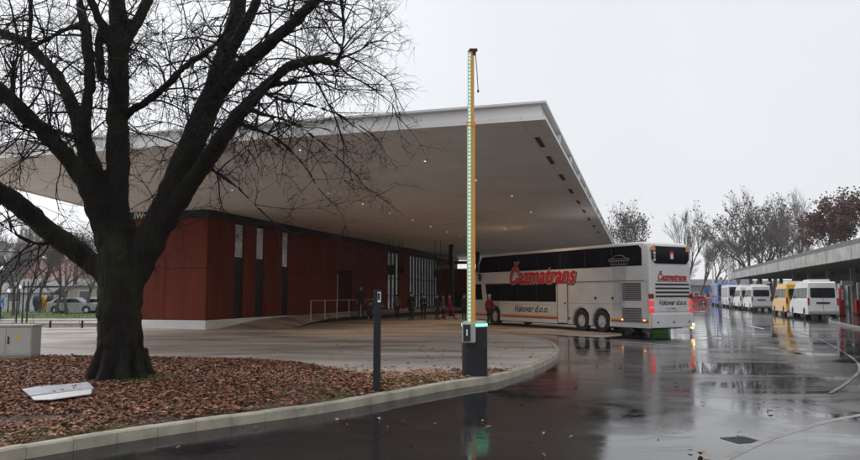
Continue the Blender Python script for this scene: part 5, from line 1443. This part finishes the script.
    nz = d['neck'][0].z; wz = d['pel'][0].z; wl_, wr_ = d['wl'][0], d['wr'][0]
    bm.faces.ensure_lookup_table()
    for i, f_ in enumerate(bm.faces):
        cc = f_.calc_center_median(); f_.smooth = True
        mi = 1
        if i >= nb or cc.z > nz+0.01: mi = 2
        elif (cc-d['pl'][0]).length < 0.075*b or (cc-d['pr'][0]).length < 0.075*b: mi = 2
        elif pose == 'sit' and (cc.y < -0.20*b and cc.z < 0.28*b) or (pose != 'sit' and cc.z < wz-coat and abs(cc.x) < 0.24): mi = 0
        elif pose == 'sit' and cc.z < 0.12*b: mi = 0
        if (pose != 'sit' and cc.z < 0.07*b) or (pose == 'sit' and cc.z < -0.26*b): mi = 3
        f_.material_index = mi
    bm.to_mesh(m2); bm.free()
    bo_ = bpy.data.objects.new('body', m2); COL.objects.link(bo_); bo_.parent = t
    # eyes and mouth
    for sgn in (1, -1): MB().tube([hd+Vector((sgn*0.033, -0.086, 0.008))*b, hd+Vector((sgn*0.033, -0.094, 0.008))*b], 0.010*b, 8).build('eye', 'black', bo_)
    MB().box(hd+Vector((0, -0.088, -0.068))*b, (0.045*b, 0.012, 0.010)).build('mouth', 'red_cloth', bo_)
    # hair or cap
    hm = MB(); rings = [(-0.02, 0.101, .012), (0.03, 0.104, .006), (0.07, 0.09, .0), (0.10, 0.06, 0), (0.115, 0.02, 0)]
    hm.tube([hd+Vector((0, y_+0.008, z_))*b for z_, r_, y_ in rings], [r_*b for z_, r_, y_ in rings], 14)
    hm.build('cap' if cap else 'hair', cap or hair, t, smooth=True)
    if coat:
        cm_ = MB(); z0 = d['pel'][0].z
        cm_.tube([(0, 0, z0+0.14*b), (0, 0.005, z0-0.05), (0, 0.01, z0-coat*0.6), (0, 0.01, z0-coat)], [0.17*b, 0.195*b, 0.215*b, 0.235*b], 16, cap=True)
        cm_.v = [(x_, y_*0.72, z_) for x_, y_, z_ in cm_.v]
        cm_.build('coat', top, t, smooth=True)
    return t
def gp(px, Y, z=0.0): p = at(px, 294, Y); return (p.x, p.y, z)
person(gp(361, 42, 0.46), 0.6, 'person in dark clothes standing on the platform by the red door', 'black_cloth', 'navy_cloth', 1.80)
person(gp(368.5, 41.5, 0.38), 1.2, 'person in dark clothes sitting low on the platform behind the black pillar', 'black_cloth', 'black_cloth', 1.75, pose='sit')
person(gp(397, 50), 0.3, 'person in light brown jacket waiting before the narrow glazed bay', 'brown_cloth', 'navy_cloth', 1.70)
person(gp(411.5, 46.8), -0.6, 'tall person in long black coat at left end of the waiting group', 'black_cloth', 'black_cloth', 1.88, coat=0.35)
person(gp(423.5, 48), 0.2, 'person in black jacket holding both hands in front, second in the group', 'black_cloth', 'black_cloth', 1.76, carry=True)
person(gp(437.2, 48), 0.9, 'person in navy jacket standing left of the one in red', 'navy_cloth', 'black_cloth', 1.76)
person(gp(443.0, 50), -1.2, 'person in dark grey coat half hidden between the navy jacket and the red suit', 'grey_cloth', 'black_cloth', 1.72, coat=0.2)
person(gp(449.5, 47.8), 1.3, 'person in red jacket and red trousers striding beside the group', 'red_cloth', 'red_cloth', 1.74, pose='walk')
person(gp(464, 47.0), 2.6, 'person in black standing immediately left of the barrier arm', 'black_cloth', 'black_cloth', 1.76, coat=0.15)
sp = plane_hit(489.5, 300, bo+left_n*(BWd/2+0.55), BD)[0]
pr = bo+left_n*(BWd/2+0.55)+BD*sp
person((pr.x, pr.y, 0.004), 2.4, 'person in red jacket and pale cap by the front wheel of the coach', 'red_cloth', 'black_cloth', 1.72, cap='pale_cloth')
p = at(1, 318, 46); person((p.x-0.2, p.y, 0.0), 0.5, 'person in bright blue jacket at the left edge behind the cabinet', 'blue', 'navy_cloth', 1.72)

# ------------------------------------------------------------------ damp air
hz = MB(); hz.box((0, 100, 21), (400, 240, 44))
m, nt, b = new_mat('damp_air'); nt.nodes.remove(b)
out = nt.nodes['Material Output']; pvn = nt.nodes.new('ShaderNodeVolumePrincipled')
pvn.inputs['Color'].default_value = (0.93, 0.95, 1, 1); pvn.inputs['Density'].default_value = 0.00035; pvn.inputs['Anisotropy'].default_value = 0.2
nt.links.new(pvn.outputs[0], out.inputs['Volume'])
M['air'] = m
tag(hz.build('haze', 'air'), kind='stuff')
